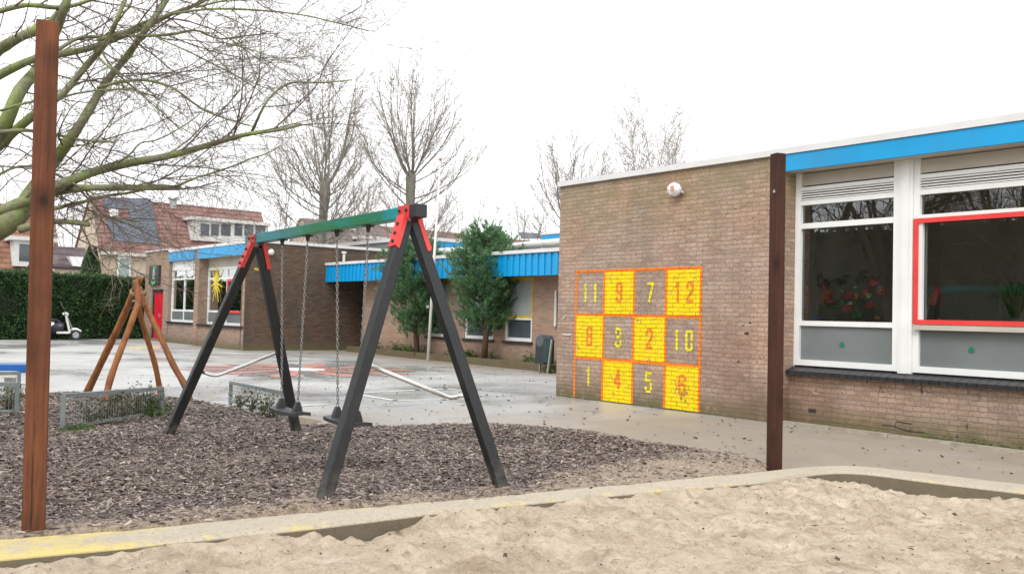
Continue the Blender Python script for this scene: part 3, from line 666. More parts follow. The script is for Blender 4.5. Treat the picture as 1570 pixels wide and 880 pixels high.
for pts in ([(1346, 604), (1350, 592), (1354, 603), (1363, 590), (1366, 606)], [(1409, 592), (1414, 602), (1412, 590), (1424, 603), (1431, 600)], [(1490, 608), (1497, 603), (1505, 612), (1498, 614)], [(1243, 598), (1252, 604), (1262, 600)]):
    ck = MB(); pp = [PY(*p, YW - .0635) for p in pts]
    for q_ in pp: ck.v += [(q_.x - .009, q_.y, q_.z - .006), (q_.x + .009, q_.y, q_.z + .006)]
    for i_ in range(len(pp) - 1): ck.f.append((2 * i_, 2 * i_ + 1, 2 * i_ + 3, 2 * i_ + 2))
    part('chalk_mark', ck, chalk, sb)
fs = MB(); x = XC - .1
while x < 4:
    L_ = random.uniform(.75, 1.0); j = random.uniform(-.012, .012); fs.box(x, x + L_ - .012, YW - .27 + j, YW - .15 + j, -.05, .035 + random.uniform(-.008, .008)); x += L_
part('edging_stone', fs, M('edging', (.34, .3, .24), .9, .3, 8, bump=.6, dirt=(.15, .15, .07)), sb)
# painted number grid
gx = [PY(x, 485, YA).x for x in (883, 927, 972.5, 1021, 1074)]
gx = list(np.linspace(gx[0], gx[-1], 5)); gz = [2.075, 1.372, .668, .02]
nums = [['11', '9', '7', '12'], ['8', '3', '2', '10'], ['1', '4', '5', '6']]
lw = .022
for r_ in range(3):
    for c_ in range(4):
        if (r_ + c_) % 2: part('painted_square', MB().quad((gx[c_] + lw, YA - .003, gz[r_ + 1] + (lw if r_ < 2 else 0)), (gx[c_ + 1] - lw, YA - .003, gz[r_ + 1] + (lw if r_ < 2 else 0)), (gx[c_ + 1] - lw, YA - .003, gz[r_] - lw), (gx[c_] + lw, YA - .003, gz[r_] - lw)), paintY, sb)
pl = MB()
for c_ in range(5): pl.quad((gx[c_] - lw, YA - .0035, .02), (gx[c_] + lw, YA - .0035, .02), (gx[c_] + lw, YA - .0035, gz[0] + lw), (gx[c_] - lw, YA - .0035, gz[0] + lw))
for r_ in range(3):
    for c_ in range(4): pl.quad((gx[c_] + lw, YA - .0035, gz[r_] - lw), (gx[c_ + 1] - lw, YA - .0035, gz[r_] - lw), (gx[c_ + 1] - lw, YA - .0035, gz[r_] + lw), (gx[c_] + lw, YA - .0035, gz[r_] + lw))
part('painted_grid_line', pl, paintO, sb)
# stencil digits: seven-stroke narrow figures
def digit(mb, ch, x, z, w, h, y):
    t_ = .044; g = .006
    S = {'1': [(w * .5, 0, w * .5, h), (w * .18, h * .8, w * .5, h)], '2': [(0, h * .72, 0, h * .9), (w * .15, h, w * .85, h), (w, h * .6, w, h * .92), (w, h * .58, 0, h * .12), (0, 0, w, 0)],
         '3': [(0, h * .78, 0, h * .92), (w * .15, h, w * .85, h), (w, h * .6, w, h * .92), (w * .3, h * .52, w * .85, h * .52), (w, h * .08, w, h * .44), (w * .15, 0, w * .85, 0), (0, h * .08, 0, h * .22)],
         '4': [(w * .72, 0, w * .72, h), (w * .62, h * .98, 0, h * .3), (0, h * .26, w * 1.05, h * .26)],
         '5': [(0, h, w, h), (0, h * .6, 0, h * .95), (w * .1, h * .58, w * .85, h * .6), (w, h * .1, w, h * .5), (w * .15, 0, w * .85, 0), (0, h * .08, 0, h * .2)],
         '6': [(0, h * .1, 0, h * .9), (w * .15, h, w * .85, h), (w, h * .78, w, h * .9), (w * .15, h * .55, w * .85, h * .55), (w, h * .1, w, h * .45), (w * .15, 0, w * .85, 0)],
         '7': [(0, h, w, h), (w, h * .96, w * .35, 0)],
         '8': [(0, h * .58, 0, h * .92), (w, h * .58, w, h * .92), (w * .15, h, w * .85, h), (w * .2, h * .52, w * .8, h * .52), (0, h * .08, 0, h * .44), (w, h * .08, w, h * .44), (w * .15, 0, w * .85, 0)],
         '9': [(0, h * .58, 0, h * .92), (w, h * .1, w, h * .92), (w * .15, h, w * .85, h), (w * .2, h * .5, w * .8, h * .5), (w * .15, 0, w * .85, 0), (0, h * .08, 0, h * .2)],
         '0': [(0, h * .1, 0, h * .92), (w, h * .1, w, h * .92), (w * .15, h, w * .85, h), (w * .15, 0, w * .85, 0)]}[ch]
    for q, (x0, z0, x1, z1) in enumerate(S):
        yy = y - q * .0003; d = Vector((x1 - x0, 0, z1 - z0)).normalized(); s_ = Vector((-d.z, 0, d.x)) * t_ / 2; e = d * t_ * .35
        a = Vector((x + x0, yy, z + z0)) - e; b = Vector((x + x1, yy, z + z1)) + e; mb.quad(a - s_, b - s_, b + s_, a + s_)
for r_ in range(3):
    for c_ in range(4):
        s_ = nums[r_][c_]; cxm = (gx[c_] + gx[c_ + 1]) / 2 + .01; cz = (gz[r_] + gz[r_ + 1]) / 2 - .13 if r_ < 2 else .24
        hh = .27; w_ = .1; pm_ = paintN if (r_ + c_) % 2 else paintM
        for ch_, xo_ in (((s_[0], -.16), (s_[1], .07)) if len(s_) == 2 else ((s_, -w_ / 2),)): m_ = MB(); digit(m_, ch_, cxm + xo_, cz, w_, hh, YA - .006); part('painted_digit', m_, pm_, sb)
# small fixtures on the wall
def disc(c, r_, y0, d, n=14, mb=None):
    mb = mb or MB(); mb.tube([(c[0], y0, c[1]), (c[0], y0 - d, c[1])], r_, n); return mb
part('wall_fitting', disc((PY(866, 486, YA).x, PY(866, 486, YA).z), .03, YA, .02), steel, sb)
part('wall_fitting', MB().box(PY(865, 503, YA).x, PY(876, 503, YA).x, YA - .015, YA, PY(870, 514, YA).z, PY(870, 512, YA).z), white, sb)
for (a, b, s1) in ((1145, 511, .035), (1139, 499, .014), (1150, 495, .02), (1132, 554, .018), (1165, 548, .015), (1062, 405, .012)):
    c = PY(a, b, YA); part('chipped_brick', MB().box(c.x - s1, c.x + s1, YA - .004, YA - .001, c.z - s1 * .45, c.z + s1 * .4), darkframe, sb)

# wall lamp wrapped in plastic
c = PY(1040, 292, YA); wl = thing('wall_lamp', 'round lamp wrapped in white plastic high on the brick wall', 'wall lamp', (c.x, YA, c.z))
bm = bmesh.new(); bmesh.ops.create_icosphere(bm, subdivisions=3, radius=.12)
for v in bm.verts:
    v.co = Vector((v.co.x * 1.0, v.co.y * .7, v.co.z * .82)) * (1 + .13 * mn.noise(v.co * 22) + .06 * mn.noise(v.co * 60)); v.co += Vector((c.x, YA - .09, c.z))
m_ = MB(); m_.v = [tuple(v.co) for v in bm.verts]; m_.f = [tuple(v.index for v in f.verts) for f in bm.faces]; bm.free()
part('plastic_wrap', m_, M('white_plastic', (.75, .74, .73), .35, .15, 30), wl)
part('base_plate', MB().tube([(c.x, YA, c.z), (c.x, YA - .03, c.z)], .09, 16), steel, wl)
part('tape_strip', MB().box(c.x + .01, c.x + .06, YA - .19, YA - .165, c.z - .02, c.z + .045), M('tape_orange', (.7, .28, .2), .5), wl)
part('cable_stub', MB().tube([(c.x + .1, YA - .04, c.z - .03), (c.x + .135, YA - .05, c.z - .045)], .018, 8), white, wl)

# things inside the classroom
def inside(name, label, cat, mb, mat, loc, grp=None): 
    t_ = tag(mb.build(name, mat), label, cat, grp); return t_
YI = 10.95
def blob(mb, px, py, r_, Y=YI, n=9, asp=1.0, th=.02):
    c = PY(px, py, Y); k0 = random.uniform(0, 6)
    ring = [(c.x + r_ * (1 + .3 * math.sin(k * 2.3 + k0)) * math.cos(k * 6.283 / n), c.z + asp * r_ * (1 + .25 * math.cos(k * 1.7 + k0)) * math.sin(k * 6.283 / n)) for k in range(n)]
    b = len(mb.v); mb.v += [(a, Y, z) for a, z in ring] + [(a, Y + th, z) for a, z in ring]
    mb.f.append(tuple(range(b, b + n))); mb.f.append(tuple(range(b + n, b + 2 * n))[::-1])
    for k in range(n): k2 = (k + 1) % n; mb.f.append((b + k, b + n + k, b + n + k2, b + k2))
dec = thing('window_garland', 'colourful paper leaf and flower garland hanging behind the left classroom window', 'garland', PY(1290, 450, YI))
cols = {'red': (.3, .03, .03), 'green': (.03, .17, .04), 'orange': (.34, .15, .02), 'white': (.35, .35, .34), 'dark': (.02, .02, .02)}
for nm, cc in cols.items():
    for _ in range({'red': 12, 'green': 7, 'orange': 8, 'white': 9, 'dark': 26}[nm]):
        px_ = random.uniform(1235, 1352); m_ = MB(); py_ = random.gauss(452 if nm != 'dark' else 424, 15 if nm != 'dark' else 6) + (8 if px_ < 1290 else 0)
        blob(m_, px_, min(487, py_), random.uniform(.025, .075) * (.5 if nm == 'white' else 1), YI + random.uniform(0, .25), asp=random.uniform(.4, .9))
        part('paper_shape', m_, M('paper_' + nm, cc, .7, .1, 5), dec, nm + ' paper shapes')
bt = MB(); cc = PY(1249, 497, YI); bt.tube([(cc.x + .1 * math.cos(a), YI - .05, cc.z + .1 * math.sin(a)) for a in np.linspace(0, 3.14, 9)], .014, 6)
inside('toy_arch', 'small blue arch toy on the window ledge inside the left classroom window', 'toy', bt, M('toy_blue', (.02, .15, .6), .4), None)
gp = MB()
for k in range(60):
    a = random.uniform(-.35, .35); c = PY(1556 + random.uniform(-6, 6), 488, YI + .1); gp.tube([c, c + Vector((a * .25, random.uniform(-.1, .1), random.uniform(.2, .42))), c + Vector((a * .7, random.uniform(-.15, .15), random.uniform(.15, .4)))], [.006, .01, .002], 3)
pp = thing('potted_plant', 'grassy green pot plant behind the red framed window', 'pot plant', PY(1556, 495, YI + .1)); part('foliage', gp, leaf_mat('pot_leaf', (.02, .12, .01), (.04, .25, .02)), pp)
c = PY(1556, 495, YI + .1); part('pot', MB().tube([(c.x, c.y, c.z - .12), (c.x, c.y, c.z)], [.07, .1], 12), M('terracotta', (.3, .12, .06), .8), pp)
led = MB().box(RX0 + .05, RX1, YW + .25, YW + .75, zlow - .12, zlow - .08); part('window_ledge', led, cream, sb)
cl = MB()
for k in range(4): cl.box(-6.8 + k * .9, -6.3 + k * .9, 14.5, 14.9, .8 + (k % 2) * .4, 1.2 + (k % 2) * .5)
cabinet = thing('classroom_cabinet', 'low brown cupboard at the back of the dark classroom', 'cupboard', (-5.2, 14.0, 0)); part('body', MB().box(-6.9, -3.4, 13.9, 14.35, .02, 1.3), M('cupboard_brown', (.22, .1, .04), .6), cabinet)
for k in range(5): part('door', MB().box(-6.87 + k * .7, -6.23 + k * .7, 13.87, 13.898, .1, 1.25), M('cupboard_brown2', (.28, .14, .06), .6), cabinet)

# ------------------------------------------------------------------ left school wing
lwg = thing('school_wing', 'low brick school wing with red door and blue fascia beyond the yard', 'school', (-33, 11.95, 0))
YL = 11.95; CX = -28.99
def WL(x, y): p = PY(x, y, YL); return p.x, p.z
xe = WL(222, 450)[0]; xd0, xd1 = WL(231.5, 480)[0], WL(249, 480)[0]; xa0, xa1 = WL(258, 450)[0], WL(297.5, 450)[0]; xp = WL(304, 450)[0]
zs1, zt1 = .78, 3.12; ytp = 3.5
w = MB()
w.box(xe, xd0, YL, YL + .3, -.1, ytp + .1).box(xd0, xd1, YL, YL + .3, 2.06, ytp + .1).box(xd1, xa0, YL, YL + .3, -.1, ytp + .1)
w.box(xa0, xa1, YL + .02, YL + .3, -.1, zs1).box(xa1, xp, YL, YL + .8, -.1, ytp + .02).box(xp, CX - .2, YL + .02, YL + .3, -.1, zs1 - .05)
w.box(CX - .2, CX - .001, YL, YL + .4, -.1, ytp + .02); w.box(xe, xe + .3, YL + .3, 24, -.1, ytp + .1)
part('wall', w, brickB, lwg)
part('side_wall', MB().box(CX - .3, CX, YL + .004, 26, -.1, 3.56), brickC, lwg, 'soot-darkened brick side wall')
part('roof', MB().box(xe + .05, CX - .05, YL + .1, 26, 3.4, 3.58), roofing, lwg)
tr = MB(); tr.box(xe - .04, xa0, YL - .05, YL + .1, ytp + .1, ytp + .16).box(xa0, CX + .06, YL - .06, YL + .1, ytp + .0, ytp + .1).box(CX - .12, CX + .05, YL + .1, 26, 3.56, 3.66)
part('roof_trim', tr, coping, lwg)
part('fascia', MB().box(xa0, xa1 + .02, YL - .03, YL + .02, zt1 + .02, ytp - .002).box(xp - .1, CX - .01, YL - .035, YL + .02, zt1 + .02, ytp - .002), blue, lwg)
part('soffit', MB().box(xa0, xa1, YL + .02, YL + .7, zt1 + .03, zt1 + .06).box(xp, CX - .01, YL + .02, YL + .7, zt1 + .03, zt1 + .06), cream, lwg)
YLw = YL + .12; YL2 = PX(318, 450, xp).y; YL2 = min(YL + .65, YL2)
xb0, xb1 = xp + .02, CX - .22
windowset(lwg, YLw, xa0 + .02, xa1 - .02, zs1 + .03, zt1 - .25, [(xa0 + xa1) / 2], [1.25, 2.45], .09)
part('upper_panel', MB().box(xa0 + .02, xa1 - .02, YLw, YLw + .06, zt1 - .25, zt1 + .03), whiteframe, lwg)
windowset(lwg, YL2, xb0, xb1, zs1 + .0, zt1 - .3, [xb0 + (xb1 - xb0) * .45, xb1 - .35], [1.25, 2.42], .09)
part('upper_panel', MB().box(xb0, xb1, YL2, YL2 + .06, zt1 - .3, zt1 + .03), cream, lwg)
part('sill', MB().box(xa0, xa1, YL - .06, YLw + .02, zs1 - .03, zs1 + .03).box(xp, CX - .02, YL - .06, YL2 + .02, zs1 - .06, zs1 - .002), tilesill, lwg)
rf = MB(); a, b = xb0 + (xb1 - xb0) * .47, xb1 - .37; t_ = .08
rf.box(a, a + t_, YL2 - .03, YL2 - .002, 1.2, 2.38).box(b - t_, b, YL2 - .03, YL2 - .002, 1.2, 2.38).box(a + t_, b - t_, YL2 - .03, YL2 - .002, 1.2, 1.28).box(a + t_, b - t_, YL2 - .03, YL2 - .002, 2.3, 2.38)
part('opening_frame', rf, redp, lwg, 'red opening window frame')
for (a, b, Y_) in ((xa0 + .1, xa1 - .1, YLw + .02), (xb0 + .1, xb1 - .1, YL2 + .02)): part('frosted_pane', MB().quad((a, Y_, zs1 + .1), (b, Y_, zs1 + .1), (b, Y_, 1.22), (a, Y_, 1.22)), frosted, lwg)
part('room_wall', MB().quad((xe + .4, 14.6, 0), (CX - .4, 14.6, 0), (CX - .4, 14.6, 3.3), (xe + .4, 14.6, 3.3)).quad((xa1 + .15, 12.9, 0), (xa1 + .15, 15.5, 0), (xa1 + .15, 15.5, 3.3), (xa1 + .15, 12.9, 3.3)), M('room_mid', (.2, .18, .15), .8), lwg)
dr = part('door', MB().box(xd0 + .08, (xd0 + xd1) / 2 - .008, YL + .1, YL + .16, .1, 1.96).box((xd0 + xd1) / 2 + .008, xd1 - .05, YL + .1, YL + .16, .1, 1.96), reddoor, lwg, 'bright red double door')
part('handle', MB().box((xd0 + xd1) / 2 + .06, (xd0 + xd1) / 2 + .1, YL + .05, YL + .1, .95, 1.1), steel, dr)
part('door_frame', MB().box(xd0, xd0 + .08, YL + .05, YL + .2, 0, 2.06).box(xd1 - .05, xd1, YL + .05, YL + .2, 0, 2.06).box(xd0 + .08, xd1 - .05, YL + .05, YL + .2, 1.96, 2.06), darkframe, lwg)
part('threshold', MB().box(xd0 + .08, xd1 - .05, YL, YL + .25, -.05, .1), concrete, lwg)
# yellow paper sun and green plants in its windows
c = PY(331, 433, YL2 - .02); sunm = MB()
YS = YL2 - .012
for k in range(14):
    a = k * 6.283 / 14 + .2; L_ = .62 if k % 2 else .45; d = Vector((math.cos(a), 0, math.sin(a) * 1.25)); s_ = Vector((-d.z, 0, d.x)).normalized() * .045
    o_ = Vector((c.x, YS, c.z)); sunm.hexa([o_ - s_, o_ - s_ + Vector((0, .008, 0)), o_ + d * L_ + Vector((0, .008, 0)), o_ + d * L_, o_ + s_, o_ + s_ + Vector((0, .008, 0)), o_ + d * L_ + s_ * .6 + Vector((0, .008, 0)), o_ + d * L_ + s_ * .6])
sn = thing('paper_sun', 'yellow paper sun with rays stuck in the far wing window', 'window decoration', (c.x, YS, c.z)); part('rays', sunm, M('sun_yellow', (.75, .58, .05), .7), sn)
part('centre', MB().tube([(c.x, YS - .012, c.z), (c.x, YS - .002, c.z)], .14, 14), M('sun_yellow2', (.62, .5, .08), .7), sn)
pb = MB().box(c.x - .5, c.x + .45, YL2 + .045, YL2 + .055, c.z - .05, c.z + .6); part('backing_paper', pb, M('paper_pale_blue', (.25, .45, .55), .8), sn)
def leafcloud(cx, cy, cz, rx, ry, rz, N, size, seed, flat_=.6):
    r = np.random.default_rng(seed); d = r.normal(0, 1, (N, 3)); d /= np.linalg.norm(d, axis=1)[:, None]; d *= r.uniform(.3, 1, (N, 1)) ** .4
    C = np.array([cx, cy, cz]) + d * np.array([rx, ry, rz]); return leafq(C, size, r)
def leafq(C, size, r, aim=None, asp=.45):
    N = len(C); a = r.normal(0, 1, (N, 3));
    if aim is not None: a = a * .6 + aim
    a /= np.linalg.norm(a, axis=1)[:, None]; b = np.cross(a, r.normal(0, 1, (N, 3))); b /= np.linalg.norm(b, axis=1)[:, None]
    s = r.uniform(.6, 1.25, (N, 1)) * size
    return np.stack([C - a * s, C - b * s * asp, C + a * s, C + b * s * asp], 1)
for k, (px_, py_, h_) in enumerate(((279, 430, .6), (288, 440, .75), (270, 445, .5))):
    c = PY(px_, py_, 12.9); po = thing('indoor_plant', ('bushy green plant behind the middle of the far wing window', 'tall green plant behind the right pane of the far wing window', 'low green plant behind the left pane of the far wing window')[k], 'plant', (c.x, 12.9, 0), 'plants in the far wing window')
    quads('foliage', leafcloud(c.x, 12.9, c.z, .4, .3, h_, 500, .09, 30 + k), leaf_mat('indoor_leaf', (.04, .12, .02), (.1, .25, .05)), po)
    part('stem', MB().tube([(c.x, 12.9, .3), (c.x, 12.9, c.z)], .03, 5), pinebark, po)
    part('pot', MB().tube([(c.x, 12.9, .0), (c.x, 12.9, .4)], [.14, .2], 10), MATS['terracotta'], po)
# sign box above the red door
c0 = PY(232, 408, YL - .02); c1 = PY(245.5, 436, YL - .02); sg = thing('sign_board', 'dark upright board with green and grey figures above the red door', 'sign', (c0.x, YL, c1.z))
part('board', MB().box(c0.x, c1.x, YL - .1, YL, c1.z, c0.z), darkframe, sg)
m_ = MB(); zc = (c0.z + c1.z) / 2; xc = (c0.x + c1.x) / 2; yy = YL - .104
for (dx, dz, w_, h_) in ((0, .2, .12, .07), (-.05, .08, .07, .07), (.12, .05, .06, .09), (0, -.02, .16, .04), (-.08, -.12, .05, .07), (.1, -.13, .07, .06)): m_.quad((xc + dx - w_, yy, zc + dz - h_), (xc + dx + w_, yy, zc + dz - h_), (xc + dx + w_, yy, zc + dz + h_), (xc + dx - w_, yy, zc + dz + h_)); yy -= .001
part('grey_figure', m_, M('sign_grey', (.3, .36, .33), .6), sg)
m_ = MB()
for (dx, dz, r_) in ((-.2, -.3, .09), (-.05, -.34, .1), (.15, -.3, .09), (.2, .3, .08), (0, .33, .06)): m_.poly([(xc + dx + r_ * math.cos(k), yy, zc + dz + r_ * .8 * math.sin(k)) for k in np.linspace(0, 5.6, 8)]); yy -= .001
part('green_figure', m_, M('sign_green', (.1, .5, .12), .6), sg)
# lamp on the dark wall and faint yellow wall marks, little vent pipe
c = PX(414, 387, CX); lp = thing('wall_lamp', 'small white round lamp under the coping of the dark wall', 'wall lamp', (CX, c.y, c.z)); part('lamp_shade', MB().tube([(CX + .02, c.y, c.z), (CX + .1, c.y, c.z), (CX + .2, c.y, c.z - .02)], [.07, .11, .04], 12), white, lp); part('bracket', MB().tube([(CX, c.y, c.z + .03), (CX + .05, c.y, c.z + .03)], .03, 8), steel, lp)
m_ = MB()
for k, (px_, py_) in enumerate(((392, 412), (396, 413), (400, 412))): c = PX(px_, py_, CX); m_.box(CX, CX + .004, c.y - .05, c.y + .05, c.z - .04, c.z + .03)
part('yellow_mark', m_, M('mark_yellow', (.6, .45, .03), .7), lwg)

# ------------------------------------------------------------------ link building between them
lk = thing('school_link', 'low brick link building with corrugated blue fascia behind the pines', 'school', (-22, 15.5, 0))
YM = 15.5; YF = 14.87; xk = -27.5
def WM(x, y, Y=YM): p = PY(x, y, Y); return p.x, p.z
wx0, wx1 = WM(774.5, 480)[0], WM(816, 480)[0]; wz0, wz1 = WM(795, 523)[1], WM(795, 425)[1]; wzm = WM(795, 487)[1]
w2x0, w2x1 = WM(713, 480)[0], WM(757, 480)[0]; w3x0, w3x1 = WM(655, 480)[0], WM(690, 480)[0]
xs = [xk, w3x0, w3x1, w2x0, w2x1, wx0, wx1, -9]
w = MB(); zt = 2.45
for a, b, kind in zip(xs, xs[1:], (0, 1, 0, 1, 0, 1, 0)):
    if kind: w.box(a, b, YM, YM + .3, -.1, wz0).box(a, b, YM, YM + .3, wz1, zt)
    else: w.box(a, b, YM, YM + .3, -.1, zt)
w.box(xk, xk + .3, YM + .3, 19, -.1, zt)
part('wall', w, brickD, lk)
part('entrance_wall', MB().box(CX + .001, xk + .3, 18.9, 19.2, -.1, 2.5), darkroom, lk)
part('canopy_soffit', MB().box(CX + .002, -9, YF + .05, 19, zt, zt + .04), cream, lk)
co = MB(); x = CX + .004; k = 0
while x < XL + .25:
    co.box(x, x + .125, YF - (.03 if k % 2 == 0 else 0), YF + .05, 2.36, 2.93); x += .125; k += 1
part('fascia', co, blue, lk, 'corrugated blue fascia')
part('roof_trim', MB().box(CX + .004, XL + .3, YF - .07, YF + .15, 2.93, 3.02), coping, lk)
part('roof', MB().box(CX + .004, -9, YF + .1, 24, 2.8, 2.95), roofing, lk)
yelf = M('yellow_frame', (.62, .42, .03), .5)
for (a, b, main) in ((wx0, wx1, 1), (w2x0, w2x1, 0), (w3x0, w3x1, 0)):
    f_ = MB(); t_ = .07
    f_.box(a, a + t_, YM + .02, YM + .1, wz0, wzm).box(b - t_, b, YM + .02, YM + .1, wz0, wzm).box(a + t_, b - t_, YM + .02, YM + .1, wz0, wz0 + .09).box(a + t_, b - t_, YM + .02, YM + .1, wzm - .06, wzm)
    win = part('window', f_, whiteframe, lk)
    y_ = MB(); y_.box(a, a + t_, YM + .015, YM + .1, wzm, wz1).box(b - t_, b, YM + .015, YM + .1, wzm, wz1).box(a + t_, b - t_, YM + .015, YM + .1, wzm, wzm + .06).box(a + t_, b - t_, YM + .015, YM + .1, wz1 - .09, wz1)
    part('upper_frame', y_, yelf, win, 'yellow upper window frame')
    part('upper_pane', MB().quad((a + t_, YM + .06, wzm + .06), (b - t_, YM + .06, wzm + .06), (b - t_, YM + .06, wz1 - .09), (a + t_, YM + .06, wz1 - .09)), M('blind_grey', (.36, .4, .4), .4, .15, 2), win)
    part('lower_pane', MB().quad((a + t_, YM + .06, wz0 + .09), (b - t_, YM + .06, wz0 + .09), (b - t_, YM + .06, wzm - .06), (a + t_, YM + .06, wzm - .06)), farglass, win)
    part('sill', MB().box(a - .05, b + .05, YM - .06, YM + .03, wz0 - .07, wz0 - .002), tilesill, win)
part('drain_pipe', MB().tube([(PY(855, 450, YM).x, YM - .06, 1.1), (PY(855, 450, YM).x, YM - .06, 2.0)], .035, 8), white, lk)
pv = PX(527, 390, CX + .1)
part('vent_pipe', MB().tube([(CX + .12, pv.y, 2.9), (CX + .12, pv.y, 3.4)], .05, 8).tube([(CX + .12, pv.y, 3.38), (CX + .12, pv.y, 3.45)], .09, 8), white, lk)
# round duct on the roof and rooms behind
dp = MB(); dp.tube([PY(610, 392, 17.2), PY(640, 388, 17.0), PY(700, 384, 16.6), PY(760, 381, 16.3), PY(800, 377, 16.2), PY(862, 371, 16.0), PY(890, 369, 16.0)], .105, 12)
tag(dp.build('roof_duct', white, smooth=True), 'long pale round duct lying across the link building roof', 'duct')
hall = thing('school_hall', 'taller flat roofed school hall with blue fascia behind the pine trees', 'school', (-34, 24, 0))
hx = -33; ya, yb = PX(640, 370, hx).y, PX(712, 376, hx).y
zh = PX(690, 368, hx).z
part('wall', MB().box(-44, hx - .01, ya, yb, 0, zh - .1), roofing, hall)
part('fascia', MB().box(hx, hx + .04, ya - .04, yb + .04, zh - .6, zh - .1), blue, hall); part('roof_trim', MB().box(-44, hx + .08, ya - .08, yb + .08, zh - .1, zh + .05), coping, hall)
h2 = thing('school_hall', 'small blue edged roof block just left of the number grid wall', 'school', (-18, 21, 0))
Yh = 22; p0 = PY(832, 369, Yh); 
part('wall', MB().box(p0.x, -10, Yh, Yh + 4, 0, p0.z), brickB, h2); part('fascia', MB().box(p0.x - .02, -10, Yh - .04, Yh + 4, p0.z, p0.z + .2), blue, h2); part('roof_trim', MB().box(p0.x - .05, -10, Yh - .07, Yh + 4, p0.z + .2, p0.z + .27), coping, h2)

# raised planting bed with weeds
bd = thing('planting_bed', 'long low brick edged planting bed in front of the link building', 'planting bed', (-22, 15, 0))
b0, b1 = Vector((-28.0, 15.2)), Vector((-16.2, 14.5))
m_ = MB(); m_.hexa([(b0.x, b0.y, -.1), (b1.x, b1.y, -.1), (b1.x, b1.y + .12, -.1), (b0.x, b0.y + .12, -.1), (b0.x, b0.y, .19), (b1.x, b1.y, .19), (b1.x, b1.y + .12, .19), (b0.x, b0.y + .12, .19)])
part('edging_wall', m_, brick_mat('brick_bed', (.12, .09, .07), (.18, .13, .1), (.1, .08, .065), .5, .1), bd)
part('soil', MB().quad((b0.x, b0.y + .12, .15), (b1.x, b1.y + .12, .15), (b1.x, 15.5, .15), (b0.x, 15.5, .15)), soil, bd)
def weeds(N, fx, fy, fz, size, seed, mat=weedleaf, name='weeds', label=None, cat='weeds'):
    r = np.random.default_rng(seed); t = r.random(N); C = np.stack([fx(t, r), fy(t, r), fz(t, r)], -1)
    return tag(quads(name, leafq(C, size, r, np.array([0, 0, .8]), .25), mat), label, cat, kind='stuff')
cl1 = rng.uniform(.02, .98, 26)
weeds(1500, lambda t, r: -28 + 11.6 * np.clip(cl1[r.integers(0, 26, len(t))] * .95 + r.normal(0, .012, len(t)), 0, 1), lambda t, r: 15.25 + r.uniform(0, .2, len(t)) - .05 * t, lambda t, r: .16 + np.abs(r.normal(0, .1, len(t))), .05, 51, label='green weeds growing along the raised planting bed')
weeds(650, lambda t, r: -5.4 + 5 * t ** 1.2 + r.normal(0, .05, len(t)), lambda t, r: YW - .11 + r.uniform(-.05, .05, len(t)), lambda t, r: .02 + np.abs(r.normal(0, .02, len(t))), .02, 52, name='grass', label='thin grass growing along the foot of the window wall', cat='grass')
weeds(500, lambda t, r: XL + .1 + (XC - XL) * t, lambda t, r: YA - .04 + r.uniform(-.05, .03, len(t)), lambda t, r: .005 + np.abs(r.normal(0, .012, len(t))), .014, 53, mat=shrubleaf, name='moss', label='moss and tiny weeds along the foot of the number grid wall', cat='moss')
weeds(160, lambda t, r: PY(841, 560, 14.3).x + r.normal(0, .07, len(t)), lambda t, r: 14.3 + r.normal(0, .05, len(t)), lambda t, r: .02 + np.abs(r.normal(0, .08, len(t))), .04, 54, label='bright weed tuft growing under the litter bin')

# ------------------------------------------------------------------ swing set
ss = thing('swing_set', 'black legged swing frame with green beam and red corner brackets on bark chips', 'swing set', (-7.5, 3.72, 0))
by = 3.72; zb0 = 2.045; xn, xf = -5.93, -8.77
ZF, ZN = zb0 - .035, zb0 + .028
part('beam', MB().bar((-8.95, by, ZF), (-5.87, by, ZN), .092, .092, (0, 0, 1)), teal, ss, bevel=.006)
part('end_cap', MB().bar((-5.87, by, ZN), (-5.765, by, ZN + .001), .1, .1, (0, 0, 1)), capblack, ss, bevel=.006)
def leg(foot, apex, outer):
    lg = part('leg', MB().bar(foot, apex, .08, .088, (1, 0, 0)), legblack, ss, bevel=.008)
    f = Vector(foot); a = Vector(apex); d = (a - f).normalized(); o = Vector((0, outer, 0)); o = (o - d * o.dot(d)).normalized()
    c0 = a - d * .24 + o * .048; c1 = a + d * .03 + o * .048
    br = MB().bar(c0, c1, .1, .01, (1, 0, 0)); br.bar(c0 + Vector((.047, 0, 0)) - o * .02, c1 + Vector((.047, 0, 0)) - o * .02, .006, .03, (1, 0, 0)); br.bar(c0 - Vector((.047, 0, 0)) - o * .02, c1 - Vector((.047, 0, 0)) - o * .02, .006, .03, (1, 0, 0))
    top = Vector((a.x, by + outer * .052, a.z + .068)); br.bar(top - Vector((.075, 0, 0)), top + Vector((.075, 0, 0)), .1, .01, (0, 0, 1))
    k = part('bracket', br, redp, ss)
    for t_ in (.07, .15, .22): q = a - d * (t_ - .02) + o * .052; part('bolt', MB().tube([q, q + o * .014], .013, 8), darkframe, k)
    for u_ in (.045, -.05): q = top + Vector((u_, outer * .005, .01)); part('bolt', MB().tube([q, q + Vector((0, outer * .012, 0))], .012, 8), darkframe, k)
gA, gB, gC, gD = G(486, 784, .0), G(776, 757, .0), G(251, 675, .0), G(457, 667, .0)
dn = .06
leg((gA.x + .02, gA.y, -.05), (xn, by - .035, ZN - .07), -1); leg((gB.x, gB.y, -.05), (xn, by + .035, ZN - .07), 1)
leg((gC.x, gC.y, -.05), (xf, by - .035, ZF - .07), -1); leg((gD.x, gD.y, -.05), (xf, by + .035, ZF - .07), 1)
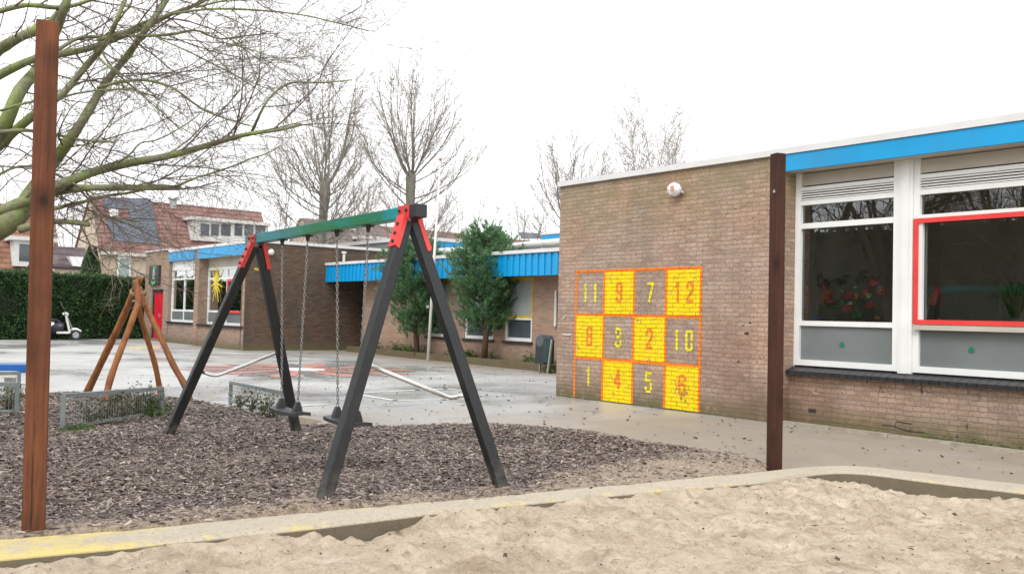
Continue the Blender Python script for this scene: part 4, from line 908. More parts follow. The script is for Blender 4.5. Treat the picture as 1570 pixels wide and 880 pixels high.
def sm(pts, n=5):
    """rounded polyline"""
    P_ = [Vector(p) for p in pts]; out = [P_[0]]
    for i in range(1, len(P_) - 1):
        a = P_[i] + (P_[i - 1] - P_[i]).normalized() * .06; b = P_[i] + (P_[i + 1] - P_[i]).normalized() * .06
        out += [a.lerp(P_[i], t).lerp(P_[i].lerp(b, t), t) for t in np.linspace(0, 1, n)]
    return out + [P_[-1]]
part('cross_bar', MB().tube(sm([PX(567, 560, -5.86), PX(692, 611, -5.84), PX(719, 603, -5.78)]), .017, 10), brightsteel, ss, smooth=True)
part('cross_bar', MB().tube(sm([PX(308, 569, -9.1), PX(330, 577, -9.06), PX(432, 538, -8.98)]), .018, 10), brightsteel, ss, smooth=True)
def chain(a, b):
    a = Vector(a); b = Vector(b); m_ = MB(); d = (b - a); L_ = d.length; d.normalize(); n_ = int(L_ / .031); s1 = d.orthogonal().normalized(); s2 = d.cross(s1)
    for k in range(n_):
        c = a + d * (k + .5) * L_ / n_; e = s1 if k % 2 else s2
        ring = [c + d * (.022 * math.cos(t)) + e * (.0095 * math.sin(t)) for t in np.linspace(0, 6.283, 9)[:-1]]
        m_.tube(ring + [ring[0]], .0038, 4, False)
    return m_
def swing(tops, seatpts, label):
    root = thing('swing', label, 'swing', ((seatpts[0].x + seatpts[1].x) / 2, by, .45), 'swings hanging from the green beam')
    a, b = seatpts; ax = (b - a).normalized(); fw = Vector((-ax.y, ax.x, 0)).normalized(); c = (a + b) / 2; hw = (b - a).length / 2 + .12
    for t_, s_ in zip(tops, seatpts):
        tz = Vector((t_.x, by, ZF + (ZN - ZF) * (t_.x + 8.95) / 3.08 - .1)); ch = part('chain', chain(tz, s_ + Vector((0, 0, .06))), chainm, root)
        part('hanger', MB().tube([tz + Vector((0, 0, .075)), tz + Vector((0, 0, .03)), tz], [.028, .02, .012], 8).box(tz.x - .035, tz.x + .035, by - .04, by + .04, tz.z + .045, tz.z + .056), darkframe, ch)
    st = MB(); n_ = 13; ny_ = 7
    for side in (0, 1):
        for i in range(n_):
            u = (i / (n_ - 1) - .5) * 2
            for j in range(ny_):
                v = (j / (ny_ - 1) - .5) * 2; w_ = .085 * (1 - .1 * u ** 4); sag = .012 * (u * u - 1) - .008 * v * v
                p = c + ax * (u * hw) + fw * (v * w_) + Vector((0, 0, sag - (.03 if side else 0) * 1.0 - .02)); st.v.append(tuple(p))
    o1 = n_ * ny_
    for i in range(n_ - 1):
        for j in range(ny_ - 1):
            q = i * ny_ + j; st.f.append((q, q + ny_, q + ny_ + 1, q + 1)); st.f.append((o1 + q + 1, o1 + q + ny_ + 1, o1 + q + ny_, o1 + q))
    for i in range(n_ - 1):
        for j in (0, ny_ - 1): q = i * ny_ + j; st.f.append((q, q + ny_, o1 + q + ny_, o1 + q))
    for j in range(ny_ - 1):
        for i in (0, n_ - 1): q = i * ny_ + j; st.f.append((q, q + 1, o1 + q + 1, o1 + q))
    sp = part('seat', st, rubber, root)
    for s_ in seatpts:
        h_ = MB(); q = s_ + Vector((0, 0, -.04)); 
        prof = [(-.055, 0), (.055, 0), (.04, .05), (.018, .1), (-.018, .1), (-.04, .05)]
        A_ = [q + fw * u + Vector((0, 0, z)) - ax * .02 for u, z in prof]; B_ = [q + fw * u * .8 + Vector((0, 0, z)) + ax * .02 for u, z in prof]
        b_ = len(h_.v); h_.v += [tuple(p) for p in A_ + B_]; h_.f += [tuple(range(6))[::-1], tuple(range(6, 12))] + [(k, (k + 1) % 6, 6 + (k + 1) % 6, 6 + k) for k in range(6)]
        part('seat_mount', h_, rubber, sp, bevel=.004)
swing((PY(433, 362, by), PY(472, 356, by)), (PY(431.5, 620, by), PY(456.5, 626, by - .03)), 'rubber swing seat on chains nearer the far legs')
swing((PY(517, 349, by), PY(565, 341, by)), (PY(517.5, 634, by), PY(548, 641, by - .03)), 'rubber swing seat partly behind the near front leg')

# ------------------------------------------------------------------ two stained timber posts
def timber(label, base, top, w_, face, mat, chamf=.008, lean=None):
    b = Vector(base); p = thing('wooden_post', label, 'post', b, 'tall stained timber posts around the play area')
    part('timber', MB().bar((b.x, b.y, -.1), top, w_, w_, face), mat, p, bevel=chamf); return p, b, Vector(top)
g = G(51.5, 822, .02); tt = PD(73.5, 35, math.hypot(g.x, g.y) - .0); d = Vector((-g.x, -g.y, 0)).normalized(); sd_ = Vector((-d.y, d.x, 0))
p1, b_, t_ = timber('tall red brown timber post standing on the yellow kerb in front of the mossy tree', g, tt, .116, sd_ + d * .03, postwood)
def hook(p, c, d):
    part('hook', MB().tube([c, c + d * .02], .01, 8).tube([c + d * .02 + Vector((0, 0, .016 * math.sin(a))) + d * (.016 * (1 - math.cos(a))) for a in np.linspace(0, 5.6, 9)], .003, 5), steel, p)
hook(p1, Vector(b_).lerp(t_, .585) + sd_ * -.06 if False else Vector(b_).lerp(t_, .585) + sd_ * .058, sd_)
g = G(1187, 720, .03); tt = PD(1193, 236, math.hypot(g.x, g.y)); d = Vector((-g.x, -g.y, 0)).normalized(); sd_ = Vector((-d.y, d.x, 0))
p2, b_, t_ = timber('tall dark timber post in front of the number grid wall corner', g, tt, .1, (d + sd_ * .75).normalized(), postwood2)
hook(p2, Vector(b_).lerp(t_, .875) + d * .066 - sd_ * .03, d)

# ------------------------------------------------------------------ climbing tepee of robinia poles
tp = thing('climbing_tepee', 'four bent orange robinia poles leaning together into a climbing tepee', 'climbing frame', (-14, 4.1, 0))
topc = Vector((-13.9, 4.15))
def pole(pts, foot, r0, off):
    f = G(*foot).xy; D0 = f.length; D1 = topc.length + off; n_ = len(pts); pp = []; y0, y1 = pts[0][1], pts[-1][1]
    for (x, y) in pts: t = (y0 - y) / (y0 - y1); pp.append(PD(x, y, D0 + (D1 - D0) * t))
    pp[0] = pp[0] + Vector((0, 0, -.05))
    q = [pp[0]]
    for i in range(len(pp) - 1):
        p_1 = pp[max(i - 1, 0)]; p0_, p1_ = pp[i], pp[i + 1]; p2_ = pp[min(i + 2, len(pp) - 1)]
        for t in (.25, .5, .75, 1): 
            q.append(.5 * ((2 * p0_) + (p1_ - p_1) * t + (2 * p_1 - 5 * p0_ + 4 * p1_ - p2_) * t * t + (-p_1 + 3 * p0_ - 3 * p1_ + p2_) * t ** 3))
    part('pole', MB().tube(q, [r0 * (1.08 - .25 * k / len(q)) * (1 + .06 * math.sin(k * 1.7)) for k in range(len(q))], 12), robinia, tp, smooth=True)
pole([(131, 602), (163, 540), (187, 490), (203, 452), (215, 426)], (131, 602), 0.050, .0)
pole([(160, 618), (168, 585), (182, 545), (203, 490), (212, 458), (207, 430)], (160, 618), 0.044, -.12)
pole([(247, 602), (238, 560), (226, 520), (215, 482), (211, 445)], (247, 602), 0.040, .16)
pole([(293, 617), (284, 592), (266, 560), (243, 510), (223, 468), (213, 440)], (293, 617), 0.044, .1)
rp = MB(); c = PD(212, 452, topc.length); rp.tube([c + Vector((math.cos(a) * .11, math.sin(a) * .11, .03 * math.sin(a * 2) + a * .004)) for a in np.linspace(0, 12.5, 24)], .011, 6)
part('rope', rp, M('rope_beige', (.35, .27, .13), .9), tp)
part('steel_bolt', MB().tube([PD(203, 462, 14.3), PD(208, 461, 14.3)], .012, 6), steel, tp)

# ------------------------------------------------------------------ low mesh fences with shrubs
def lowfence(a, b, h0, h1, label, seed, endpost=True):
    a = Vector((a[0], a[1], 0)); b = Vector((b[0], b[1], 0)); f = thing('low_fence', label, 'fence', a, 'knee high mesh fences around the shrubs')
    d = (b - a).normalized()
    part('post', MB().box(a.x - .02, a.x + .02, a.y - .02, a.y + .02, -.02, h0), fencegrey, f); part('post', MB().box(b.x - .02, b.x + .02, b.y - .02, b.y + .02, -.02, h1), fencegrey, f)
    part('rail', MB().bar(a + Vector((0, 0, h0)), b + Vector((0, 0, h1)), .045, .045, (0, 0, 1)), fencegrey, f)
    part('rail', MB().bar(a + d * .03 + Vector((0, 0, .045)), b - d * .03 + Vector((0, 0, .045)), .03, .03, (0, 0, 1)), fencegrey, f)
    m_ = MB(); L_ = (b - a).length; n_ = int(L_ / .042)
    for k in range(1, n_): q = a.lerp(b, k / n_); m_.tube([q + Vector((0, 0, .05)), q + Vector((0, 0, h0 + (h1 - h0) * k / n_ - .02))], .0018, 3, False)
    for k in (1, 2, 3, 4, 5): m_.tube([a + Vector((0, 0, h0 * k / 6)), b + Vector((0, 0, h1 * k / 6))], .0018, 3, False)
    part('wire_mesh', m_, steel, f)
    return a, b
a1, b1_ = lowfence(G(95, 662).xy, G(247, 637).xy, .372, .33, 'low grey mesh fence in front of the climbing tepee', 1)
a2, b2_ = lowfence(G(353, 620).xy, (-10.55, 4.92), .3, .3, 'low grey mesh fence behind the far swing legs', 2)
a0, b0_ = lowfence((-12.9, .9), G(25, 636).xy, .38, .36, 'low grey mesh fence at the left edge near the blue bench', 3)
a4, b4_ = lowfence((-14.3, 1.4), G(28, 612).xy, .36, .36, 'second low grey mesh fence close behind the one by the blue bench', 4)
def shrub(x, y, h, r_, N, seed, label, leafm=shrubleaf, size=.022):
    s = thing('shrub', label, 'shrub', (x, y, 0), 'straggly evergreen shrubs behind the low fences')
    r = random.Random(seed); st = MB(); tips = []
    for k in range(11):
        a = r.uniform(0, 6.28); l = h * r.uniform(.55, 1.1); sp = r_ * r.uniform(.2, 1)
        pts = [Vector((x, y, -.01)), Vector((x + math.cos(a) * sp * .4, y + math.sin(a) * sp * .4, l * .5)), Vector((x + math.cos(a) * sp, y + math.sin(a) * sp, l))]
        st.tube(pts, [.006, .004, .002], 4); 
        for _ in range(N // 11): t = r.uniform(.25, 1.05); p = pts[0].lerp(pts[2], t); tips.append((p.x + r.gauss(0, .035), p.y + r.gauss(0, .035), max(.01, p.z + r.gauss(0, .03))))
    part('stem', st, twigbark, s); rr = np.random.default_rng(seed); quads('foliage', leafq(np.array(tips), size, rr, None, .5), leafm, s)
k = 0
def ctr(label): return label
spots = [(a1.lerp(b1_, t) + Vector((-.12 - .1 * (i % 2), .1, 0)), h_) for i, (t, h_) in enumerate(((.18, .26), (.36, .3), (.52, .34), (.68, .33), (.82, .34), (.93, .26)))]
names = ['sparse', 'second', 'third', 'fourth', 'bushier', 'last']
for i, (p, h_) in enumerate(spots): shrub(p.x, p.y, h_, .2, 210, 60 + i, ('thin shrub beside the near post of the tepee fence', 'straggly shrub second from the near post of the tepee fence', 'straggly shrub just left of the middle of the tepee fence', 'straggly shrub just right of the middle of the tepee fence', 'fullest green shrub towards the far end of the tepee fence', 'small shrub against the far post of the tepee fence')[i])
for i, (px_, py_, h_) in enumerate(((368, 628, .26), (385, 634, .3), (403, 640, .27), (418, 645, .25))): g = G(px_, py_); shrub(g.x, g.y, h_, .14, 150, 70 + i, ('shrub beside the post of the fence behind the swing', 'tallest shrub of the row behind the far swing legs', 'shrub left of the hanging swing seat', 'small shrub right beside the far swing leg')[i])
for i, (px_, py_) in enumerate(((8, 632), (22, 626))): g = G(px_, py_); shrub(g.x, g.y, .3, .2, 200, 80 + i, ('shrub at the left edge behind the small fence', 'shrub by the last post of the left edge fence')[i])
weeds(260, lambda t, r: G(118, 663).x + r.normal(0, .09, len(t)) - .5 * t * 0, lambda t, r: G(118, 663).y + r.normal(0, .09, len(t)), lambda t, r: .02 + np.abs(r.normal(0, .03, len(t))), .025, 55, label='small bright weed patch at the foot of the tepee fence')
weeds(300, lambda t, r: G(226, 640).x + r.normal(0, .13, len(t)), lambda t, r: G(226, 640).y + r.normal(0, .13, len(t)), lambda t, r: .03 + np.abs(r.normal(0, .07, len(t))), .035, 56, label='green leafy weeds growing through the tepee fence')

# blue bench at the left edge
bn = thing('bench', 'blue topped bench with white edge at the left of the yard', 'bench', (-16.4, 2.4, 0))
e1_ = PD(40, 564, 15.9); ax = Vector((-.35, -.94, 0)); pr = Vector((-.94, .35, 0)); zt_ = .40
def slab(u0, u1, v0, v1, z0, z1, m_=None):
    m_ = m_ or MB(); o_ = Vector((e1_.x, e1_.y, 0)); c = lambda u, v, z: o_ + ax * u + pr * v + Vector((0, 0, z)); return m_.hexa([c(u0, v0, z0), c(u1, v0, z0), c(u1, v1, z0), c(u0, v1, z0), c(u0, v0, z1), c(u1, v0, z1), c(u1, v1, z1), c(u0, v1, z1)])
part('seat', slab(0, 2.2, 0, .5, .27, zt_), bluebench, bn, bevel=.01)
part('edge_panel', slab(.12, 2.1, -.05, -.002, .2, .3), white, bn)
for u in (.2, 1.9): part('leg', slab(u, u + .1, .05, .45, -.02, .27), steel, bn)

# ------------------------------------------------------------------ flagpole, litter bin, scooter
c0 = G(656, 554); c1 = PD(675, 246, math.hypot(c0.x, c0.y))
fp = thing('flagpole', 'slim white flagpole with small red top in front of the pines', 'flagpole', c0)
part('pole', MB().tube([c0 + Vector((0, 0, -.05)), c0.lerp(c1, .42), c1], [.045, .042, .022], 10), M('pole_white', (.66, .64, .58), .5, .08, 2), fp, smooth=True)
part('finial', MB().tube([c1, c1 + Vector((0, 0, .05))], [.05, .04], 8), redp, fp)
part('halyard_clip', MB().box(c0.x - .06, c0.x + .06, c0.y - .06, c0.y - .04, 1.5, 1.58), steel, fp)
by_ = 14.28; bxc = PY(836, 540, by_).x; lb = thing('litter_bin', 'dark grey litter bin between posts by the brick wall corner', 'litter bin', (bxc, by_, 0))
m_ = MB(); prof = [(-.2, .0), (.2, .0), (.2, .62), (.12, .72), (-.12, .72), (-.2, .62)]
zb_ = .22
A_ = [Vector((bxc + u * .8 - .02, by_ - .16, zb_ + z * .88)) for u, z in prof]; B_ = [p + Vector((0, .32, 0)) for p in A_]
m_.v = [tuple(p) for p in A_ + B_]; m_.f = [tuple(range(6))[::-1], tuple(range(6, 12))] + [(k, (k + 1) % 6, 6 + (k + 1) % 6, 6 + k) for k in range(6)]
part('body', m_, M('bin_grey', (.02, .023, .027), .45, .2, 6), lb, bevel=.01)
part('lid', MB().tube([(bxc - .02, by_ - .165, .76), (bxc - .02, by_ + .165, .76)], .14, 14), M('bin_lid', (.08, .095, .11), .4), lb)
part('door_flap', MB().hexa([(bxc + .16, by_ - .2, .26), (bxc + .28, by_ - .05, .26), (bxc + .27, by_ - .03, .26), (bxc + .15, by_ - .17, .26), (bxc + .16, by_ - .2, .8), (bxc + .3, by_ - .05, .8), (bxc + .29, by_ - .03, .8), (bxc + .15, by_ - .17, .8)]), M('bin_green', (.02, .05, .045), .4), lb)
part('leg', MB().box(bxc - .2, bxc - .17, by_ - .02, by_ + .02, -.05, .3), steel, lb); part('post', MB().bar((bxc + .2, by_ - .1, -.05), (bxc + .34, by_ - .1, .8), .035, .035, (0, 1, 0)), steel, lb)

scp = G(93, 521); sct = thing('scooter', 'white motor scooter with dark seat and windscreen parked by the hedge', 'scooter', scp)
SX = Vector((.25, .97, 0)).normalized(); SY = Vector((-SX.y, SX.x, 0)); sc0 = Vector((scp.x, scp.y, 0))
def S(u, v, z): return sc0 + SX * u + SY * v + Vector((0, 0, z))
scw = M('scooter_white', (.7, .7, .68), .25, .05, 3); scb = M('scooter_black', (.02, .022, .03), .4, .2, 8)
def wheel(u):
    w_ = part('wheel', MB().tube([S(u + .17 * math.cos(a), 0, .2 + .17 * math.sin(a)) for a in np.linspace(0, 6.283, 21)], .05, 8, False), scb, sct, smooth=True); part('rim', MB().tube([S(u, -.03, .2), S(u, .03, .2)], .12, 14), steel, w_)
wheel(.52); wheel(-.55)
def loft(secs, mat, name, par=sct, n=12):
    m_ = MB()
    for (u, z, ru, rz, wv) in secs:
        for k in range(n): a = 6.283 * k / n; m_.v.append(tuple(S(u + 0 * ru, wv * math.cos(a), z + rz * math.sin(a))))
    for i in range(len(secs) - 1):
        for k in range(n): k2 = (k + 1) % n; m_.f.append((i * n + k, i * n + k2, (i + 1) * n + k2, (i + 1) * n + k))
    m_.f.append(tuple(range(n))); m_.f.append(tuple(range((len(secs) - 1) * n, len(secs) * n))[::-1]); return part(name, m_, mat, par, smooth=True)
loft([(-.85, .62, 0, .05, .06), (-.7, .6, 0, .14, .14), (-.5, .55, 0, .2, .19), (-.25, .5, 0, .2, .18), (-.1, .4, 0, .14, .15)], scw, 'body')
part('footboard', MB().hexa([S(-.15, -.17, .24), S(.3, -.17, .24), S(.3, .17, .24), S(-.15, .17, .24), S(-.15, -.17, .33), S(.34, -.17, .33), S(.34, .17, .33), S(-.15, .17, .33)]), scw, sct, bevel=.02)
part('leg_shield', MB().hexa([S(.28, -.22, .28), S(.36, -.22, .26), S(.36, .22, .26), S(.28, .22, .28), S(.12, -.2, .92), S(.2, -.18, .95), S(.2, .18, .95), S(.12, .2, .92)]), scw, sct, bevel=.03)
loft([(.3, .36, 0, .03, .04), (.42, .42, 0, .06, .08), (.56, .42, 0, .05, .08), (.72, .34, 0, .03, .05)], scw, 'mudguard')
loft([(-.75, .72, 0, .05, .1), (-.5, .77, 0, .07, .14), (-.2, .76, 0, .06, .13), (-.02, .7, 0, .03, .08)], scb, 'seat')
loft([(-.35, .45, 0, .19, .2), (-.1, .47, 0, .25, .22), (.1, .46, 0, .22, .2)], scb, 'leg_cover')
part('fork', MB().tube([S(.52, .07, .2), S(.34, .06, .55), S(.16, 0, 1.0)], .03, 6), steel, sct)
part('handlebar', MB().tube([S(.06, -.34, 1.02), S(.13, -.12, 1.0), S(.13, .12, 1.0), S(.06, .34, 1.02)], .035, 8), scw, sct)
loft([(.05, 1.0, 0, .05, .08), (.14, 1.0, 0, .09, .12), (.24, .97, 0, .06, .08)], scw, 'headlight')
ws = glass_mat('windscreen', 6.0, (.45, .5, .52)); part('windscreen', MB().hexa([S(.14, -.24, 1.06), S(.15, -.24, 1.06), S(.15, .24, 1.06), S(.14, .24, 1.06), S(-.08, -.2, 1.5), S(-.07, -.2, 1.5), S(-.07, .2, 1.5), S(-.08, .2, 1.5)]), ws, sct)
for v in (-.3, .3): part('mirror', MB().tube([S(.08, v, 1.04), S(.1, v * 1.15, 1.18)], .01, 5).tube([S(.1, v * 1.15, 1.2), S(.12, v * 1.15, 1.2)], .05, 8), scb, sct)

# ------------------------------------------------------------------ hedge and cypresses
hA, hB = Vector((-37.3, 2.0)), Vector((-40.8, 12.6)); hA2 = Vector((-35.6, -6))
hg = thing('hedge', 'long dark green clipped hedge along the far side of the yard', 'hedge', (-39, 8, 0))
segs = [(hA2, hA), (hA, hB)]
core = MB(); leaves = []
r = np.random.default_rng(77)
for a, b in segs:
    d = (b - a).normalized(); o = Vector((-abs(d.y), d.x * (1 if d.y > 0 else -1)));  o = Vector((-d.y, d.x)); hh = 2.5
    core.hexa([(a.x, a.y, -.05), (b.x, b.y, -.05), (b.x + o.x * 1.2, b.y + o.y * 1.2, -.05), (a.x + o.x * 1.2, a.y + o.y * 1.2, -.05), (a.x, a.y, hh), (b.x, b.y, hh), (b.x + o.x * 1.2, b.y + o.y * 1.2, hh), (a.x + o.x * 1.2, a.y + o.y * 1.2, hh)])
    L_ = (b - a).length; N = int(L_ * 3600); t = r.random(N) * L_; z = r.uniform(0, 2.56, N)
    bul = np.array([mn.noise(Vector((q * 1.1, w_ * 1.1, 2))) * .16 + mn.noise(Vector((q * 3.1, w_ * 3.1, 7))) * .08 for q, w_ in zip(t, z)])
    dd = -.04 - bul + r.uniform(-.1, .06, N)
    C = np.stack([a.x + d.x * t + o.x * dd, a.y + d.y * t + o.y * dd, z], -1); leaves.append(C)
    N = int(L_ * 900); t = r.random(N) * L_; dd = r.uniform(-.05, 1.2, N); C = np.stack([a.x + d.x * t + o.x * dd, a.y + d.y * t + o.y * dd, 2.5 + np.abs(r.normal(0, .07, N)) + .05 * np.sin(t * 2.3)], -1); leaves.append(C)
part('core', core, hedgecore, hg)
C = np.concatenate(leaves); q = leafq(C, .055, r, np.array([.5, -.1, .35]), .4); o = quads('foliage', q, hedgeleaf, hg)
for i, (px_, pb, pt, rr_) in enumerate(((138, 415, 378, .55), (146, 418, 381, .5))):
    X_ = -43.5; p = PX(px_, pt, X_); c = thing('cypress', ('slim green cypress behind the hedge, left one of the pair', 'slim green cypress behind the hedge, right one of the pair')[i], 'tree', (p.x, p.y, 0), 'two cypresses behind the hedge')
    N = 5000; z = r.random(N) ** 1.1 * p.z; pr_ = rr_ * np.clip(1.08 - (z / p.z) ** 2.2, .03, 1); a = r.uniform(0, 6.28, N); rad = pr_ * r.uniform(.7, 1.05, N)
    quads('crown', leafq(np.stack([p.x + np.cos(a) * rad, p.y + np.sin(a) * rad, z], -1), .07, r, np.array([0, 0, 1.5]), .35), coniferleaf, c)
    part('trunk', MB().tube([(p.x, p.y, -.1), (p.x, p.y, p.z * .9)], [.12, .02], 6), pinebark, c)

# ------------------------------------------------------------------ pines
def pine(base, topz, wid, lo, seed, label, tufts=620):
    r = random.Random(seed); rn = np.random.default_rng(seed); b = Vector(base); t = thing('pine_tree', label, 'tree', b, 'bushy young pines in the planting bed')
    tr_ = MB(); lean = Vector((r.uniform(-.15, .15), r.uniform(-.05, .1), 0)); top = Vector((b.x, b.y, topz)) + lean
    pts = [b + Vector((0, 0, -.1)), b.lerp(top, .25) + Vector((.1 * (1 if seed % 2 else -1), 0, 0)), b.lerp(top, .6), top]
    tr_.tube(pts, [.09, .075, .045, .01], 8); brm = MB(); C = []; D = []
    z = lo
    def prof(z): u = (z - lo) / (topz - lo); return wid * (.6 + .4 * math.sin(min(1, u * 1.9) * 1.5708)) * (1 - max(0, (u - .5) / .5) ** 1.8 * .8)
    while z < topz - .05:
        nb = r.randint(4, 6); ph = r.uniform(0, 6.28)
        for k in range(nb):
            a = ph + k * 6.283 / nb + r.uniform(-.4, .4); L_ = prof(z) * r.uniform(.72, 1.12); st = Vector((b.x, b.y, z)) + lean * (z / topz); up = r.uniform(.25, .6)
            e = st + Vector((math.cos(a) * L_, math.sin(a) * L_, L_ * up)); m_ = st.lerp(e, .5) + Vector((0, 0, -.04)); brm.tube([st, m_, e], [.022, .014, .006], 4)
            nt = max(6, int(L_ * 27))
            for q in range(nt):
                s_ = r.uniform(.35, 1.04); p = st.lerp(e, s_) + Vector((r.gauss(0, .13), r.gauss(0, .13), r.gauss(0, .11))); dd = (Vector((math.cos(a), math.sin(a), r.uniform(.5, 1.5))) + Vector((r.gauss(0, .35), r.gauss(0, .35), 0))).normalized()
                C.append(p); D.append(dd)
        z += r.uniform(.13, .2)
    for q in range(5): C.append(top + Vector((0, 0, -.1 * q))); D.append(Vector((0, 0, 1)))
    part('trunk', tr_, pinebark, t, smooth=True); part('branch', brm, pinebark, t)
    C = np.array(C); D = np.array(D); per = 30; n_ = len(C) * per; Cc = np.repeat(C, per, 0) + np.repeat(D, per, 0) * rn.uniform(-.09, .09, (n_, 1)); Dd = np.repeat(D, per, 0) * .9 + rn.normal(0, .5, (n_, 3)); Dd /= np.linalg.norm(Dd, axis=1)[:, None]
    S_ = np.cross(Dd, rn.normal(0, 1, (n_, 3))); S_ /= np.linalg.norm(S_, axis=1)[:, None]; L_ = rn.uniform(.07, .12, (n_, 1)); w_ = .007
    quads('needles', np.stack([Cc - S_ * w_, Cc + S_ * w_, Cc + Dd * L_ + S_ * w_ * .4, Cc + Dd * L_ - S_ * w_ * .4], 1), needle, t)
YP = 14.95
pb1 = PY(742, 545, YP); pt1 = PY(737, 352, YP); pine((pb1.x, YP, .15), pt1.z, 1.0, .95, 3, 'broad bushy pine right of the flagpole')
pb2 = PY(640, 535, 15.0); pt2 = PY(618, 368, 15.0); pine((pb2.x, 15.0, .15), pt2.z, .98, .75, 4, 'bushy pine left of the flagpole behind the swing legs')

# ------------------------------------------------------------------ houses behind
tile_red = tile_mat('tile_red', (.24, .115, .1), (.37, .215, .19)); tile_dark = tile_mat('tile_purple', (.085, .06, .07), (.16, .11, .12)); tile_or = tile_mat('tile_orange', (.26, .11, .07), (.34, .18, .12)); tile_gr = tile_mat('tile_grey', (.16, .13, .125), (.26, .2, .19))
hxE, hxR, hxB = -62.0, -64.3, -68.5
def house(y0, y1, label, ze, zr, tile, wallm=render_beige, group='row of houses behind the school'):
    h = thing('house', label, 'house', ((hxE + hxB) / 2, (y0 + y1) / 2, 0), group)
    zb_ = ze + .3
    w_ = MB(); w_.quad((hxE, y0, 0), (hxE, y1, 0), (hxE, y1, ze), (hxE, y0, ze)); w_.poly([(hxE, y0, 0), (hxE, y0, ze), (hxR, y0, zr), (hxR - .6, y0, zr), (hxB, y0, ze), (hxB, y0, 0)]); w_.poly([(hxE, y1, 0), (hxE, y1, ze), (hxR, y1, zr), (hxR - .6, y1, zr), (hxB, y1, ze), (hxB, y1, 0)]); w_.quad((hxB, y0, 0), (hxB, y1, 0), (hxB, y1, ze), (hxB, y0, ze))
    part('wall', w_, wallm, h)
    d = Vector((hxR - hxE, 0, zr - ze)).normalized(); n_ = Vector((d.z, 0, -d.x)) * .12
    def slope(xa, za, xb, zb2, sgn):
        m_ = MB(); a0, a1 = Vector((xa, y0 - .1, za)), Vector((xa, y1 + .0, za)); b0, b1 = Vector((xb, y0 - .1, zb2)), Vector((xb, y1 + .0, zb2)); nn = Vector((.1 * sgn, 0, .08)); return m_.hexa([a0, a1, b1, b0, a0 + nn, a1 + nn, b1 + nn, b0 + nn])
    m_ = slope(hxE + .12, ze - .1, hxR, zr, 1); m2 = slope(hxB - .12, ze - .1, hxR - .6, zr, -1); b = len(m_.v); m_.v += m2.v; m_.f += [tuple(i + b for i in f) for f in m2.f]; m_.box(hxR - .65, hxR + .05, y0 - .1, y1, zr - .02, zr + .1)
    rf_ = part('roof', m_, tile, h)
    part('gutter', MB().box(hxE + .1, hxE + .28, y0 - .05, y1, ze - .22, ze - .02), white, h)
    return h, rf_
def on(x, y): return PX(x, y, hxE)
ze = 4.75; zr = 8.35
yA0 = on(154, 383).y; yA1 = PX(400, 320, hxR).y
ze = on(154, 385).z; zr = PX(141, 303, hxR).z; print('house', yA0, yA1, ze, zr)
hs, rf_ = house(yA0, yA1, 'house with dark solar panels and a wide white dormer behind the red door', ze, zr, tile_red)
def sl(x, y, off=.1):   # point on the front slope seen at a pixel
    d = ray(x, y); k = (zr - ze) / (hxR - hxE)
    # plane z = ze + k (x - hxE - off)
    t_ = (ze + k * (0 - hxE - off) - CAM.z) / (d.z - k * d.x); return CAM + d * t_
def slab_px(px, off, th, mat, name, par, label=None):
    P0 = [sl(x, y, off) for x, y in px]; nn = Vector((th, 0, th * .7)); m_ = MB().hexa([p for p in P0] + [p + nn for p in P0]); return part(name, m_, mat, par, label)
part_px = [[(157, 303.5), (231, 306), (244, 376), (172, 370)]]
slab_px([(157, 303.5), (231, 306), (234, 324), (160, 320)], .14, .08, slate_solar, 'solar_panel', rf_); slab_px([(197, 322.5), (234, 324.5), (237, 337), (199, 335.5)], .14, .08, slate_solar, 'solar_panel', rf_); slab_px([(163, 336.5), (237, 338), (245, 376), (172, 370)], .14, .08, slate_solar, 'solar_panel', rf_)
slab_px([(166, 322), (180, 323), (182, 334), (169, 333.5)], .14, .1, whiteframe, 'skylight', rf_)
def dormer(par, xl, xr_, yt, yb_, cols, label=None, X=hxE - .3):
    p0, p1 = PX(xl, yt, X), PX(xr_, yt, X); zt_ = p0.z; zb_ = PX(xl, yb_, X).z
    dr_ = part('dormer', MB().box(X - 3, X, p0.y, p1.y, zb_ - .1, zt_), white, par, label); part('dormer_roof', MB().box(X - 3, X + .2, p0.y - .25, p1.y + .15, zt_ + .002, zt_ + .22), white, dr_)
    m_ = MB(); fr_ = MB(); n_ = len(cols)
    for (a, b) in cols:
        q0, q1 = PX(a, yt + 6, X), PX(b, yb_ - 4, X); m_.box(X + .005, X + .03, q0.y, q1.y, q1.z, q0.z)
    part('pane', m_, farglass, dr_); return dr_
dormer(hs, 295, 412, 337, 366, [(308, 320), (324, 335), (339, 353), (360, 371), (375, 388), (392, 406)])
p = PX(264, 306, hxR); part('chimney', MB().tube([(hxR + .2, p.y, zr - .3), (hxR + .2, p.y, zr + .4)], .25, 8).tube([(hxR + .2, p.y, zr + .38), (hxR + .2, p.y, zr + .55)], [.4, .3], 8), steel, hs)
w_ = MB(); q0, q1 = on(180, 387), on(200, 416); w_.box(hxE, hxE + .08, q0.y, q1.y, 1.5, q0.z - .05); wd = part('window', w_, whiteframe, hs); q0, q1 = on(183, 397), on(197, 416); part('pane', MB().box(hxE + .08, hxE + .1, q0.y, q1.y, 1.7, q0.z), M('pale_pane', (.3, .38, .36), .3), wd)
